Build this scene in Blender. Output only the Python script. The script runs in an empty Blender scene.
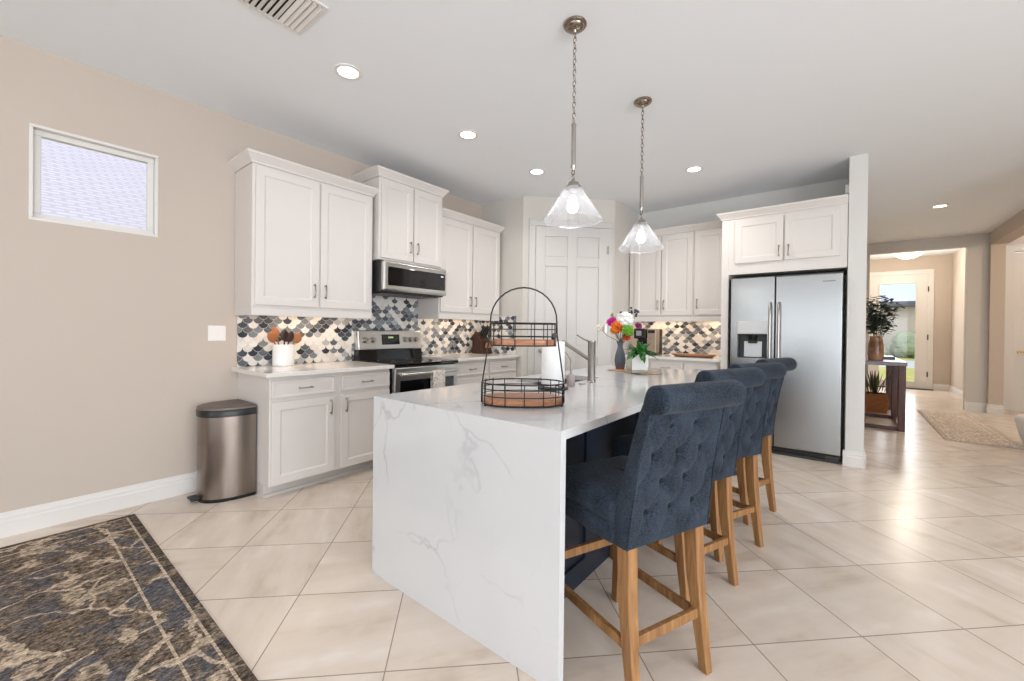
import bpy, bmesh, math, random
from mathutils import Vector, Matrix, Euler
random.seed(7)
SC = bpy.context.scene
COL = SC.collection
R = math.radians
XW, ZC, YB = -3.83, 2.93, 5.776          # left wall plane, ceiling height, back wall plane

# ------------------------------------------------------------------ camera, world, lights, exposure
F, YAW, PITCH, ROLL, PCX, PCY = 415.278, -0.6797, 0.0053, 0.0115, 508.245, 332.383
def make_camera():
    fwd = Vector((math.sin(YAW)*math.cos(PITCH), math.cos(YAW)*math.cos(PITCH), -math.sin(PITCH)))
    right = Vector((math.cos(YAW), -math.sin(YAW), 0)); up = right.cross(fwd)
    r2 = right*math.cos(ROLL)+up*math.sin(ROLL); u2 = -right*math.sin(ROLL)+up*math.cos(ROLL)
    cd = bpy.data.cameras.new('camera'); cam = bpy.data.objects.new('camera', cd); COL.objects.link(cam)
    m = Matrix((r2, u2, -fwd)).transposed().to_4x4(); m.translation = (0, 0, 1.25)
    cam.matrix_world = m
    cd.sensor_width = 36; cd.lens = F/1024*36
    cd.shift_x = (512-PCX)/1024; cd.shift_y = (PCY-340.5)/1024
    cd.clip_start = 0.05; cd.clip_end = 200
    SC.camera = cam
make_camera()
W = bpy.data.worlds.new('sky'); SC.world = W; W.use_nodes = True
bg = W.node_tree.nodes['Background']; bg.inputs[0].default_value = (0.88, 0.93, 1.0, 1); bg.inputs[1].default_value = 1.6
SC.view_settings.view_transform = 'Standard'; SC.view_settings.look = 'None'
SC.view_settings.exposure = 0.14; SC.view_settings.gamma = 1; SC.view_settings.use_curve_mapping = False

def area_light(name, loc, rot, sx, sy, power, color=(1, 1, 1), spread=180):
    l = bpy.data.lights.new(name, 'AREA'); l.shape = 'RECTANGLE'; l.size = sx; l.size_y = sy
    l.energy = power; l.color = color; l.spread = R(spread)
    o = bpy.data.objects.new(name, l); COL.objects.link(o); o.location = loc; o.rotation_euler = rot
    return o
# added daylight fill: lamps at unseen rear doors and side windows, tilted up
area_light('daylight_fill_rear', (0.0, -4.35, 1.25), (R(124), 0, 0), 6.0, 2.3, 66, (0.90, 0.95, 1.0))
area_light('daylight_fill_side', (4.80, -0.6, 1.35), (R(99), 0, R(90)), 5.0, 2.0, 240, (0.90, 0.95, 1.0))
area_light('daylight_entry', (0.98, 13.30, 1.35), (R(90), 0, R(180)), 0.6, 2.2, 16, (0.95, 0.98, 1.0))

# ------------------------------------------------------------------ helpers
def tag(o, label=None, cat=None, group=None, kind=None):
    if label: o['label'] = label
    if cat: o['category'] = cat
    if group: o['group'] = group
    if kind: o['kind'] = kind
    return o
def thing(name, label, cat, loc=(0, 0, 0), rz=0.0, group=None):
    o = bpy.data.objects.new(name, None); COL.objects.link(o); o.empty_display_size = .1
    o.location = loc; o.rotation_euler = (0, 0, rz)
    return tag(o, label, cat, group)
def copy_tree(o, parent=None):
    c = o.copy(); COL.objects.link(c)
    if parent is not None: c.parent = parent
    for ch in list(o.children): copy_tree(ch, c)
    return c

class MB:
    def __init__(s): s.bm = bmesh.new()
    def face(s, vs, mi=0):
        try:
            f = s.bm.faces.new(vs); f.material_index = mi; return f
        except ValueError: return None
    def box(s, x0, x1, y0, y1, z0, z1, mi=0):
        v = [s.bm.verts.new((x, y, z)) for x in (x0, x1) for y in (y0, y1) for z in (z0, z1)]
        for q in ((0, 1, 3, 2), (4, 6, 7, 5), (0, 4, 5, 1), (2, 3, 7, 6), (0, 2, 6, 4), (1, 5, 7, 3)):
            s.face([v[i] for i in q], mi)
        return s
    def loft(s, rings, mi=0, caps=True, closed=False):
        V = [[s.bm.verts.new(p) for p in r] for r in rings]; n = len(V[0])
        for a, b in zip(V, V[1:]+([V[0]] if closed else [])):
            for i in range(n): s.face([a[i], a[(i+1) % n], b[(i+1) % n], b[i]], mi)
        if caps and not closed: s.face(V[0][::-1], mi); s.face(V[-1], mi)
        return V
    def tube(s, pts, r, seg=8, mi=0, closed=False, caps=True):
        P = [Vector(p) for p in pts]; n = len(P); rs = r if isinstance(r, (list, tuple)) else [r]*n
        rings = []; ref = None
        for i in range(n):
            a = P[(i-1) % n] if (closed or i > 0) else P[i]; b = P[(i+1) % n] if (closed or i < n-1) else P[i]
            t = (b-a).normalized()
            if ref is None:
                ref = Vector((0, 0, 1)) if abs(t.z) < .9 else Vector((1, 0, 0))
            u = (ref - t*ref.dot(t)); u = u.normalized() if u.length > 1e-6 else t.orthogonal().normalized(); ref = u
            w = t.cross(u)
            rings.append([P[i]+(u*math.cos(2*math.pi*k/seg)+w*math.sin(2*math.pi*k/seg))*rs[i] for k in range(seg)])
        s.loft(rings, mi, caps, closed); return s
    def cyl(s, p0, p1, r0, r1=None, seg=20, mi=0): return s.tube([p0, p1], [r0, r0 if r1 is None else r1], seg, mi)
    def lathe(s, prof, c=(0, 0, 0), seg=28, mi=0, caps=True, sx=1, sy=1):
        s.loft([[Vector((c[0]+r*sx*math.cos(2*math.pi*k/seg), c[1]+r*sy*math.sin(2*math.pi*k/seg), c[2]+z)) for k in range(seg)] for r, z in prof], mi, caps)
        return s
    def prism(s, pts, z0, z1, mi=0):
        s.loft([[Vector((x, y, z0)) for x, y in pts], [Vector((x, y, z1)) for x, y in pts]], mi); return s
    def extrude_along(s, pts, axis, a0, a1, mi=0):
        def mk(p, a):
            return Vector((a, p[0], p[1])) if axis == 'x' else Vector((p[0], a, p[1])) if axis == 'y' else Vector((p[0], p[1], a))
        s.loft([[mk(p, a0) for p in pts], [mk(p, a1) for p in pts]], mi); return s
    def sphere(s, c, r, mi=0, u=14, v=8, sc=(1, 1, 1)):
        rings = []
        for j in range(1, v):
            a = math.pi*j/v
            rings.append([Vector((c[0]+r*sc[0]*math.sin(a)*math.cos(2*math.pi*k/u), c[1]+r*sc[1]*math.sin(a)*math.sin(2*math.pi*k/u), c[2]-r*sc[2]*math.cos(a))) for k in range(u)])
        s.loft(rings, mi); return s
    def panel(s, x0, x1, z0, z1, yf, t, inset=.055, dep=.008, mi=0, raised=True):
        """a door leaf lying in the local xz plane: front at y=yf-t, back at y=yf, with a recessed panel"""
        f0 = yf-t
        v = [s.bm.verts.new(p) for p in ((x0, yf, z0), (x1, yf, z0), (x1, yf, z1), (x0, yf, z1))]
        s.face(v[::-1] if False else [v[3], v[2], v[1], v[0]], mi)
        levels = [(0, 0), (inset, 0), (inset+.012, dep)]
        if raised: levels += [(inset+.030, dep), (inset+.042, dep*.55)]
        prev = v
        for d, e in levels:
            q = [s.bm.verts.new(p) for p in ((x0+d, f0+e, z0+d), (x1-d, f0+e, z0+d), (x1-d, f0+e, z1-d), (x0+d, f0+e, z1-d))]
            for i in range(4): s.face([prev[i], prev[(i+1) % 4], q[(i+1) % 4], q[i]], mi)
            prev = q
        s.face(prev, mi); return s
    def build(s, name, mats, parent=None, bevel=0, seg=2, smooth=None, sub=0, loc=None, rot=None):
        bmesh.ops.recalc_face_normals(s.bm, faces=s.bm.faces[:])
        if smooth is not None:
            for e in s.bm.edges:
                if len(e.link_faces) == 2 and e.calc_face_angle(0) > R(smooth): e.smooth = False
            for f in s.bm.faces: f.smooth = True
        me = bpy.data.meshes.new(name); s.bm.to_mesh(me); s.bm.free()
        for m in (mats if isinstance(mats, (list, tuple)) else [mats]): me.materials.append(m)
        o = bpy.data.objects.new(name, me); COL.objects.link(o)
        if parent is not None: o.parent = parent
        if loc is not None: o.location = loc
        if rot is not None: o.rotation_euler = rot
        if bevel:
            b = o.modifiers.new('bevel', 'BEVEL'); b.width = bevel; b.segments = seg; b.limit_method = 'ANGLE'; b.angle_limit = R(40)
        if sub:
            m = o.modifiers.new('sub', 'SUBSURF'); m.levels = sub; m.render_levels = sub
        return o
def struct(name, mb, mat, **k): return tag(mb.build(name, mat, **k), kind='structure')

# ------------------------------------------------------------------ materials
def srgb(*c):
    return tuple(((v/255)/12.92 if v/255 <= .04045 else ((v/255+.055)/1.055)**2.4) for v in c)+(1,)
class NT:
    def __init__(s, name):
        s.m = bpy.data.materials.new(name); s.m.use_nodes = True; s.t = s.m.node_tree; s.n = s.t.nodes; s.l = s.t.links
        s.b = s.n['Principled BSDF']; s.out = s.n['Material Output']
    def node(s, typ, **k):
        n = s.n.new(typ)
        for a, v in k.items(): setattr(n, a, v)
        return n
    def link(s, a, b): s.l.new(a, b)
    def val(s, inp, v):
        if hasattr(v, 'is_linked') or hasattr(v, 'links'): s.link(v, inp)
        else: inp.default_value = v
    def math(s, op, a, b=0.0, c=0.0, clamp=False):
        n = s.node('ShaderNodeMath', operation=op, use_clamp=clamp)
        for i, v in enumerate((a, b, c)): s.val(n.inputs[i], v)
        return n.outputs[0]
    def mix(s, fac, a, b):
        n = s.node('ShaderNodeMix', data_type='RGBA'); s.val(n.inputs[0], fac); s.val(n.inputs[6], a); s.val(n.inputs[7], b); return n.outputs[2]
    def noise(s, vec, scale, detail=3, rough=.5, dist=0):
        n = s.node('ShaderNodeTexNoise'); s.link(vec, n.inputs['Vector']); n.inputs['Scale'].default_value = scale
        n.inputs['Detail'].default_value = detail; n.inputs['Roughness'].default_value = rough; n.inputs['Distortion'].default_value = dist
        return n.outputs['Fac']
    def ramp(s, fac, stops):
        n = s.node('ShaderNodeValToRGB'); s.link(fac, n.inputs[0]); e = n.color_ramp.elements
        while len(e) < len(stops): e.new(.5)
        for i, (p, c) in enumerate(stops): e[i].position = p; e[i].color = c if len(c) == 4 else tuple(c)+(1,)
        return n.outputs[0]
    def coord(s, kind='Object', scale=None, rot=None, loc=None):
        t = s.node('ShaderNodeTexCoord').outputs[kind]
        if scale or rot or loc:
            m = s.node('ShaderNodeMapping'); s.link(t, m.inputs[0])
            if scale: m.inputs['Scale'].default_value = scale
            if rot: m.inputs['Rotation'].default_value = rot
            if loc: m.inputs['Location'].default_value = loc
            t = m.outputs[0]
        return t
    def bump(s, h, strength=.3, dist=.01):
        n = s.node('ShaderNodeBump'); n.inputs['Strength'].default_value = strength; n.inputs['Distance'].default_value = dist
        s.link(h, n.inputs['Height']); s.link(n.outputs[0], s.b.inputs['Normal'])
    def set(s, color=None, rough=None, metal=None, spec=None, **k):
        if color is not None: s.val(s.b.inputs['Base Color'], color)
        if rough is not None: s.val(s.b.inputs['Roughness'], rough)
        if metal is not None: s.val(s.b.inputs['Metallic'], metal)
        if spec is not None: s.val(s.b.inputs['Specular IOR Level'], spec)
        for a, v in k.items(): s.val(s.b.inputs[a.replace('_', ' ')], v)
        return s
def plain(name, rgb, rough=.5, metal=0, var=.04, scale=6, spec=None, bump=0, bscale=200):
    t = NT(name); c = srgb(*rgb); co = t.coord()
    n = t.noise(co, scale, 4)
    lo = tuple(max(0, x*(1-var)) for x in c[:3])+(1,); hi = tuple(min(1, x*(1+var)) for x in c[:3])+(1,)
    t.set(t.mix(n, lo, hi), rough, metal, spec)
    if bump: t.bump(t.noise(co, bscale, 3), bump, .002)
    return t.m
M = {}
M['wall'] = plain('wall_paint', (200, 187, 175), .85, var=.015, bump=.05, bscale=120)
M['wall_cool_lit'] = plain('wall_paint_cool_lit', (218, 216, 212), .85, var=.015, bump=.05, bscale=120)  # same wall paint, cooler light put into the colour for back wall and partition
M['ceiling'] = plain('ceiling_paint', (239, 242, 245), .9, var=.01, bump=.08, bscale=90)
M['trimw'] = plain('white_trim_paint', (226, 222, 218), .4, var=.01)
M['cab'] = plain('white_cabinet_paint', (222, 216, 211), .38, var=.012, scale=3)
M['wall_mid_lit'] = plain('wall_paint_mid_lit', (208, 203, 196), .85, var=.015, bump=.05, bscale=120)  # same wall paint again, in-between light put into the colour
M['doorw'] = plain('interior_door_paint', (206, 202, 198), .4, var=.01)
M['toe'] = plain('toe_kick_paint', (205, 200, 194), .5)
M['nickel'] = plain('brushed_nickel', (170, 165, 160), .3, 1, .06, 40)
M['dnickel'] = plain('aged_nickel', (150, 138, 126), .25, 1, .1, 30)
M['black'] = plain('black_plastic', (18, 18, 19), .35)
M['bglass'] = plain('black_glass', (10, 10, 12), .06, spec=.6)
M['dgrey'] = plain('dark_grey_metal', (70, 70, 70), .45, .6)
M['navy'] = plain('navy_paint', (34, 42, 56), .45, var=.06)
M['lidgrey'] = plain('matt_bin_lid', (112, 102, 95), .5, .3)
M['wire'] = plain('dark_wire', (52, 50, 48), .45, .7)
M['white_c'] = plain('white_ceramic', (240, 240, 238), .2, spec=.5)
M['paper'] = plain('paper_towel', (246, 246, 245), .95, var=.01, bump=.25, bscale=160)
M['plate'] = plain('white_switch_plastic', (240, 236, 232), .35)
M['dwood'] = plain('dark_wood', (58, 34, 24), .4, var=.25, scale=8)
M['orange_wood'] = plain('orange_wood', (160, 100, 58), .5, var=.2, scale=14)
M['leaf'] = plain('green_leaf', (46, 112, 40), .45, var=.35, scale=18)
M['dleaf'] = plain('dark_olive_leaf', (52, 66, 58), .55, var=.4, scale=14)
M['stem'] = plain('green_stem', (90, 104, 66), .6)
M['soil'] = plain('potting_soil', (52, 38, 30), .95, var=.3, scale=40)
M['digit'] = None

def stainless(name, rgb, axis='z', rough=.28):
    t = NT(name); sc = {'z': (140, 140, 2), 'y': (140, 2, 140), 'x': (2, 140, 140)}[axis]
    n = t.noise(t.coord(scale=sc), 1.0, 4, .6); c = srgb(*rgb)
    t.set(t.mix(n, tuple(x*.93 for x in c[:3])+(1,), tuple(min(1, x*1.05) for x in c[:3])+(1,)), rough, 1.0)
    return t.m
M['steel'] = stainless('stainless_steel', (164, 166, 166), 'x', .26)
M['bsteel'] = stainless('bright_stainless_steel', (206, 205, 202), 'x', .28)
M['steelv'] = stainless('stainless_steel_upright', (142, 131, 122), 'z', .3)

def wood(name, dark, light, scale=(18, 18, 1.6), rough=.5):
    t = NT(name); co = t.coord(scale=scale)
    n = t.noise(co, 1.6, 6, .62, .6)
    t.set(t.ramp(n, [(.3, srgb(*dark)), (.55, srgb(*[(a+b)/2 for a, b in zip(dark, light)])), (.75, srgb(*light))]), rough)
    t.bump(n, .12, .002); return t.m
M['honey'] = wood('honey_oak', (122, 82, 46), (192, 146, 96), (26, 26, 1.6), .5)
M['tray'] = wood('warm_board_wood', (150, 96, 66), (206, 156, 122), (5, 40, 40), .5)
M['red_wood'] = wood('red_brown_wood', (54, 26, 22), (116, 66, 50), (20, 20, 2), .3)
M['grey_wood'] = wood('grey_top_wood', (110, 104, 112), (170, 166, 174), (3, 30, 30), .3)

M['pale_board'] = wood('pale_board_wood', (170, 140, 116), (206, 182, 158), (5, 40, 40), .5)
def fabric(name, a, b):
    t = NT(name); co = t.coord()
    wv = t.noise(t.coord(scale=(1, 1, 2)), 130, 3, .75); big = t.noise(co, 9, 3)
    f = t.math('MULTIPLY_ADD', big, .35, t.math('MULTIPLY', wv, .75), clamp=True)
    t.set(t.ramp(f, [(.40, srgb(*a)), (.66, srgb(*b))]), .95, spec=.15)
    try: t.b.inputs['Sheen Weight'].default_value = .08
    except KeyError: pass
    t.bump(wv, .45, .003); return t.m
M['denim'] = fabric('blue_grey_tweed', (14, 20, 28), (56, 66, 79))
M['button'] = fabric('button_tweed', (14, 20, 28), (46, 56, 68))

def quartz():
    t = NT('white_quartz'); co = t.coord()
    d = t.node('ShaderNodeVectorMath', operation='MULTIPLY_ADD'); nz = t.node('ShaderNodeTexNoise'); nz.inputs['Scale'].default_value = 2.2; nz.inputs['Detail'].default_value = 5
    t.link(co, nz.inputs['Vector']); t.link(nz.outputs['Color'], d.inputs[0]); d.inputs[1].default_value = (.55, .55, .55); t.link(co, d.inputs[2])
    v = t.node('ShaderNodeTexVoronoi', feature='DISTANCE_TO_EDGE'); v.inputs['Scale'].default_value = 1.9; t.link(d.outputs[0], v.inputs['Vector'])
    vein = t.math('SUBTRACT', 1, t.math('MULTIPLY', v.outputs['Distance'], 55, clamp=True))
    patch = t.math('MULTIPLY', t.math('SUBTRACT', t.noise(co, 2.6, 4), .46), 7, clamp=True)
    f = t.math('MULTIPLY', t.math('MULTIPLY', vein, patch), .42, clamp=True)
    cl = t.noise(co, 3.5, 5)
    base = t.mix(cl, srgb(208, 208, 209), srgb(218, 218, 219))
    t.set(t.mix(f, base, srgb(150, 150, 154)), .10, spec=.5); return t.m
M['quartz'] = quartz()
def quartz_plain():
    t = NT('cream_quartz_counter'); co = t.coord()
    t.set(t.mix(t.noise(co, 30, 4), srgb(224, 219, 213), srgb(238, 234, 229)), .1, spec=.5); return t.m
M['counter'] = quartz_plain()

def floor_mat():
    t = NT('diagonal_floor_tile'); co = t.coord(); sp = t.node('ShaderNodeSeparateXYZ'); t.link(co, sp.inputs[0]); S = .481; q = 1/math.sqrt(2)
    u = t.math('DIVIDE', t.math('ADD', t.math('MULTIPLY', t.math('ADD', sp.outputs[0], sp.outputs[1]), q), .755), S)
    v = t.math('DIVIDE', t.math('ADD', t.math('MULTIPLY', t.math('SUBTRACT', sp.outputs[0], sp.outputs[1]), q), 2.026), S)
    fu = t.math('FRACT', u); fv = t.math('FRACT', v)
    du = t.math('MINIMUM', fu, t.math('SUBTRACT', 1, fu)); dv = t.math('MINIMUM', fv, t.math('SUBTRACT', 1, fv))
    g = t.math('LESS_THAN', t.math('MINIMUM', du, dv), .0052)
    cb = t.node('ShaderNodeCombineXYZ'); t.link(t.math('FLOOR', u), cb.inputs[0]); t.link(t.math('FLOOR', v), cb.inputs[1])
    wn = t.node('ShaderNodeTexWhiteNoise', noise_dimensions='2D'); t.link(cb.outputs[0], wn.inputs['Vector'])
    off = t.node('ShaderNodeVectorMath', operation='MULTIPLY_ADD'); t.link(wn.outputs['Color'], off.inputs[0]); off.inputs[1].default_value = (9, 9, 9); t.link(co, off.inputs[2])
    rt = t.node('ShaderNodeVectorRotate', rotation_type='Z_AXIS'); t.link(off.outputs[0], rt.inputs['Vector'])
    t.link(t.math('MULTIPLY_ADD', t.math('GREATER_THAN', wn.outputs['Value'], .5), 1.57, .6), rt.inputs['Angle'])
    mp = t.node('ShaderNodeMapping'); mp.inputs['Scale'].default_value = (.8, 3.6, 1); t.link(rt.outputs[0], mp.inputs[0])
    n1 = t.noise(mp.outputs[0], 1.7, 4, .55); n2 = t.noise(co, 7, 3, .5)
    f = t.math('ADD', t.math('MULTIPLY', n1, .75), t.math('MULTIPLY', n2, .25))
    c = t.ramp(f, [(.34, srgb(206, 188, 171)), (.46, srgb(224, 209, 194)), (.58, srgb(230, 216, 203)), (.68, srgb(239, 228, 217))])
    c = t.mix(t.math('MULTIPLY', wn.outputs['Value'], .12), c, srgb(206, 190, 175))
    t.set(t.mix(g, c, srgb(158, 142, 128)), .25, spec=.45)
    t.bump(t.math('SUBTRACT', 1, g), .35, .002); return t.m
M['floor'] = floor_mat()

def rug_mat(name, W_, H_, dark, mid, light, blue, borders, sc=1.0):
    """origin at a corner; borders = distances of thin pale lines from the edge"""
    t = NT(name); co = t.coord(); sp = t.node('ShaderNodeSeparateXYZ'); t.link(co, sp.inputs[0])
    ex = t.math('MINIMUM', sp.outputs[0], t.math('SUBTRACT', W_, sp.outputs[0])); ey = t.math('MINIMUM', sp.outputs[1], t.math('SUBTRACT', H_, sp.outputs[1]))
    e = t.math('MINIMUM', ex, ey)
    def warp(scale, amt):
        nz = t.node('ShaderNodeTexNoise'); nz.inputs['Scale'].default_value = scale*sc; nz.inputs['Detail'].default_value = 3; t.link(co, nz.inputs['Vector'])
        d = t.node('ShaderNodeVectorMath', operation='MULTIPLY_ADD'); t.link(nz.outputs['Color'], d.inputs[0]); d.inputs[1].default_value = (amt/sc, amt/sc, 0); t.link(co, d.inputs[2]); return d.outputs[0]
    d = warp(4, .3)
    ragged = t.math('MULTIPLY', t.math('SUBTRACT', t.noise(t.coord(scale=(1, .6, 1)), 48*sc, 3, .7), .5), .6)
    vo = t.node('ShaderNodeTexVoronoi', feature='DISTANCE_TO_EDGE'); vo.inputs['Scale'].default_value = 3.6*sc; t.link(warp(3.2, .4), vo.inputs['Vector'])
    vine = t.math('LESS_THAN', t.math('ADD', vo.outputs['Distance'], t.math('MULTIPLY', ragged, .16)), .030)
    vine = t.math('MULTIPLY', vine, t.math('GREATER_THAN', t.math('ADD', t.noise(co, 5*sc, 2), ragged), .43))
    v2 = t.node('ShaderNodeTexVoronoi', feature='F1'); v2.inputs['Scale'].default_value = 7.5*sc; t.link(d, v2.inputs['Vector'])
    sp2 = t.node('ShaderNodeSeparateColor'); t.link(v2.outputs['Color'], sp2.inputs[0]); on = t.math('GREATER_THAN', sp2.outputs[0], .42)
    r = t.math('ADD', v2.outputs['Distance'], t.math('MULTIPLY', ragged, 1.1))
    petal = t.math('MULTIPLY', t.math('LESS_THAN', r, .36), on); ring = t.math('MULTIPLY', t.math('LESS_THAN', r, .20), on); core = t.math('MULTIPLY', t.math('LESS_THAN', r, .09), on)
    bl = t.math('GREATER_THAN', t.math('ADD', t.noise(d, 5*sc, 3), t.math('MULTIPLY', ragged, 1.6)), .56)
    pile = t.noise(t.coord(scale=(1, .5, 1)), 85, 4, .8)
    speck = t.noise(t.coord(scale=(1, .6, 1)), 60*sc, 4, .85); c = t.mix(t.ramp(speck, [(.40, (0, 0, 0)), (.60, (1, 1, 1))]), srgb(*dark), srgb(*mid)); c = t.mix(t.math('MULTIPLY', bl, .6), c, srgb(*blue))
    c = t.mix(t.math('MULTIPLY', t.math('MULTIPLY', petal, .75), t.math('MULTIPLY_ADD', speck, 1.2, .3, clamp=True)), c, srgb(*light)); c = t.mix(t.math('MULTIPLY', ring, .5), c, srgb(*mid)); c = t.mix(t.math('MULTIPLY', core, .6), c, srgb(*dark)); c = t.mix(t.math('MULTIPLY', t.math('MULTIPLY', vine, .85), t.math('MULTIPLY_ADD', speck, 1.2, .3, clamp=True)), c, srgb(*light))
    outer = t.math('LESS_THAN', e, borders[0]); c = t.mix(t.math('MULTIPLY', outer, .55), c, srgb(*dark))
    for b in borders:
        ln = t.math('LESS_THAN', t.math('ABSOLUTE', t.math('SUBTRACT', e, b)), .0055); c = t.mix(t.math('MULTIPLY', ln, .8), c, srgb(*light))
    c2 = t.node('ShaderNodeMix', data_type='RGBA', blend_type='MULTIPLY'); c2.inputs[0].default_value = .85; t.link(c, c2.inputs[6]); t.link(t.ramp(pile, [(.40, (.34, .33, .32)), (.60, (1.5, 1.47, 1.44))]), c2.inputs[7])
    t.set(c2.outputs[2], .95, spec=.1); t.bump(pile, .6, .004); return t.m

def glass_pane(name, tint=(1, 1, 1), gloss=.06, haze=0.0):
    t = NT(name); t.n.remove(t.b); tr = t.node('ShaderNodeBsdfTransparent'); tr.inputs[0].default_value = tint+(1,)
    gl = t.node('ShaderNodeBsdfGlossy'); gl.inputs['Roughness'].default_value = .03
    lw = t.node('ShaderNodeLayerWeight'); lw.inputs['Blend'].default_value = .25
    mx = t.node('ShaderNodeMixShader'); t.link(t.math('MULTIPLY_ADD', lw.outputs['Fresnel'], .5, gloss, clamp=True), mx.inputs[0]); t.link(tr.outputs[0], mx.inputs[1]); t.link(gl.outputs[0], mx.inputs[2])
    last = mx.outputs[0]
    if haze:
        df = t.node('ShaderNodeBsdfTranslucent'); df.inputs[0].default_value = (.95, .96, 1, 1); d2 = t.node('ShaderNodeBsdfDiffuse'); d2.inputs[0].default_value = (.95, .96, 1, 1)
        ad = t.node('ShaderNodeMixShader'); ad.inputs[0].default_value = .5; t.link(df.outputs[0], ad.inputs[1]); t.link(d2.outputs[0], ad.inputs[2])
        m2 = t.node('ShaderNodeMixShader'); nz = t.noise(t.coord(), 60, 2)
        t.link(t.math('MULTIPLY_ADD', nz, haze*.8, t.math('MULTIPLY_ADD', lw.outputs['Facing'], haze*1.2, haze*.2), clamp=True), m2.inputs[0]); t.link(last, m2.inputs[1]); t.link(ad.outputs[0], m2.inputs[2]); last = m2.outputs[0]
    t.link(last, t.out.inputs['Surface']); return t.m
M['pane'] = glass_pane('window_glass', gloss=.03)
M['shade'] = glass_pane('seeded_glass', (.97, .98, 1.0), .08, haze=.095)
M['clear'] = glass_pane('clear_glass', (.95, .97, .97), .1)
def emit(name, rgb, strength):
    t = NT(name); t.set(srgb(*rgb), .4); t.b.inputs['Emission Color'].default_value = srgb(*rgb); t.b.inputs['Emission Strength'].default_value = strength; return t.m
M['led'] = emit('led_lens', (255, 247, 236), 6); M['bulb'] = emit('lamp_bulb', (255, 250, 244), 14); M['strip'] = emit('led_strip', (255, 214, 170), 4)
M['digit'] = emit('display_digits', (190, 205, 215), .8); M['dome'] = emit('dome_glass_lit', (255, 240, 214), 1.6)
# ------------------------------------------------------------------ the room shell
T = .12
struct('floor', MB().box(-4.0, 5.2, -4.8, 13.6, -.1, 0), M['floor'])
struct('ceiling', MB().box(-4.0, 5.2, -4.8, 10.32, ZC, ZC+.12), M['ceiling'])
struct('ceiling_entry', MB().box(-.2, 2.2, 10.32, 13.6, 3.05, 3.17), M['ceiling'])
m = MB(); wy0, wy1, wz0, wz1 = .127, .735, 1.885, 2.467
m.box(XW-T, XW, -4.8, wy0, 0, ZC); m.box(XW-T, XW, wy1, 5.9, 0, ZC); m.box(XW-T, XW, wy0, wy1, 0, wz0); m.box(XW-T, XW, wy0, wy1, wz1, ZC)
struct('wall_left', m, M['wall'])
struct('wall_back', MB().box(-2.3, .02, YB, YB+T, 0, ZC), M['wall_cool_lit'])
D0 = Vector((-3.13, 4.155, 0)); D1 = Vector((-2.297, 4.988, 0))
struct('wall_pantry', MB().prism([(XW, 4.145), (D0.x, 4.145), (D1.x, D1.y), (-2.297, YB+T), (XW, YB+T)], 0, ZC), M['wall_mid_lit'])
struct('wall_partition', MB().box(.022, .158, 5.10, 10.2, 0, ZC), M['wall_cool_lit'])
# hallway far wall with its opening into the entry
m = MB(); m.box(-.1, .36, 10.2, 10.34, 0, 3.1); m.box(1.585, 1.97, 10.2, 10.34, 0, 3.1); m.box(.36, 1.585, 10.2, 10.34, 2.735, 3.1)
struct('wall_far', m, M['wall_mid_lit'])
m = MB(); m.box(-.1, .47, 13.4, 13.54, 0, 3.1); m.box(1.54, 2.2, 13.4, 13.54, 0, 3.1); m.box(.47, 1.54, 13.4, 13.54, 2.70, 3.1)
struct('wall_entry', m, M['wall'])
m = MB(); m.box(1.855, 1.97, 10.34, 13.4, 0, 3.1); struct('wall_entry_right', m, M['wall'])
struct('wall_entry_left', MB().box(-.2, -.1, 10.2, 13.54, 0, 3.1), M['wall'])
# hallway right wall: wide opening with a deep header
m = MB(); m.box(1.83, 1.99, 10.11, 10.2, 0, ZC); m.box(1.83, 2.02, 6.6, 10.11, 2.72, ZC); m.box(1.83, 2.02, 5.6, 6.6, 0, ZC)
struct('wall_right', m, M['wall'])
m = MB(); m.box(2.02, 2.19, 10.7, 10.82, 0, ZC); m.box(3.07, 5.2, 10.7, 10.82, 0, ZC); m.box(2.19, 3.07, 10.7, 10.82, 2.66, ZC); m.box(1.97, 1.99, 10.2, 10.7, 0, ZC); m.box(1.97, 2.02, 10.7, 10.82, 0, ZC)
struct('wall_side', m, M['wall'])
# living side of the room, behind and beside the camera
m = MB(); m.box(-4, -2.7, -4.6, -4.46, 0, ZC); m.box(3.3, 5.2, -4.6, -4.46, 0, ZC); m.box(-2.7, 3.3, -4.6, -4.46, 2.45, ZC); struct('wall_rear', m, M['wall'])
m = MB(); m.box(4.9, 5.04, -4.6, -3.1, 0, ZC); m.box(4.9, 5.04, 1.9, 10.8, 0, ZC); m.box(4.9, 5.04, -3.1, 1.9, 2.45, ZC); m.box(4.9, 5.04, -3.1, 1.9, 0, .2); struct('wall_living', m, M['wall'])

def base_profile(h=.145, t=.017):
    return [(0, 0), (t, 0), (t, h*.62), (t*.72, h*.68), (t*.72, h*.80), (t*.45, h*.86), (t*.35, h), (0, h)]
def baseboard(name, segs):
    """segs: (p0, p1, outward normal) in plan"""
    m = MB()
    for p0, p1, n in segs:
        n = Vector((n[0], n[1], 0)).normalized()
        m.loft([[Vector((p[0], p[1], 0))+n*o+Vector((0, 0, z)) for o, z in base_profile()] for p in (p0, p1)])
    return struct(name, m, M['trimw'])
baseboard('baseboard_left', [((XW, -4.46), (XW, 1.243), (1, 0))])
baseboard('baseboard_partition', [((.022-.017, 5.10), (.158+.017, 5.10), (0, -1)), ((.158, 5.083), (.158, 10.2), (1, 0))])
baseboard('baseboard_far', [((1.585, 10.2), (1.83, 10.2), (0, -1)), ((1.83, 10.11), (1.99, 10.11), (0, -1)), ((1.83, 10.095), (1.83, 10.2), (-1, 0))])
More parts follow.
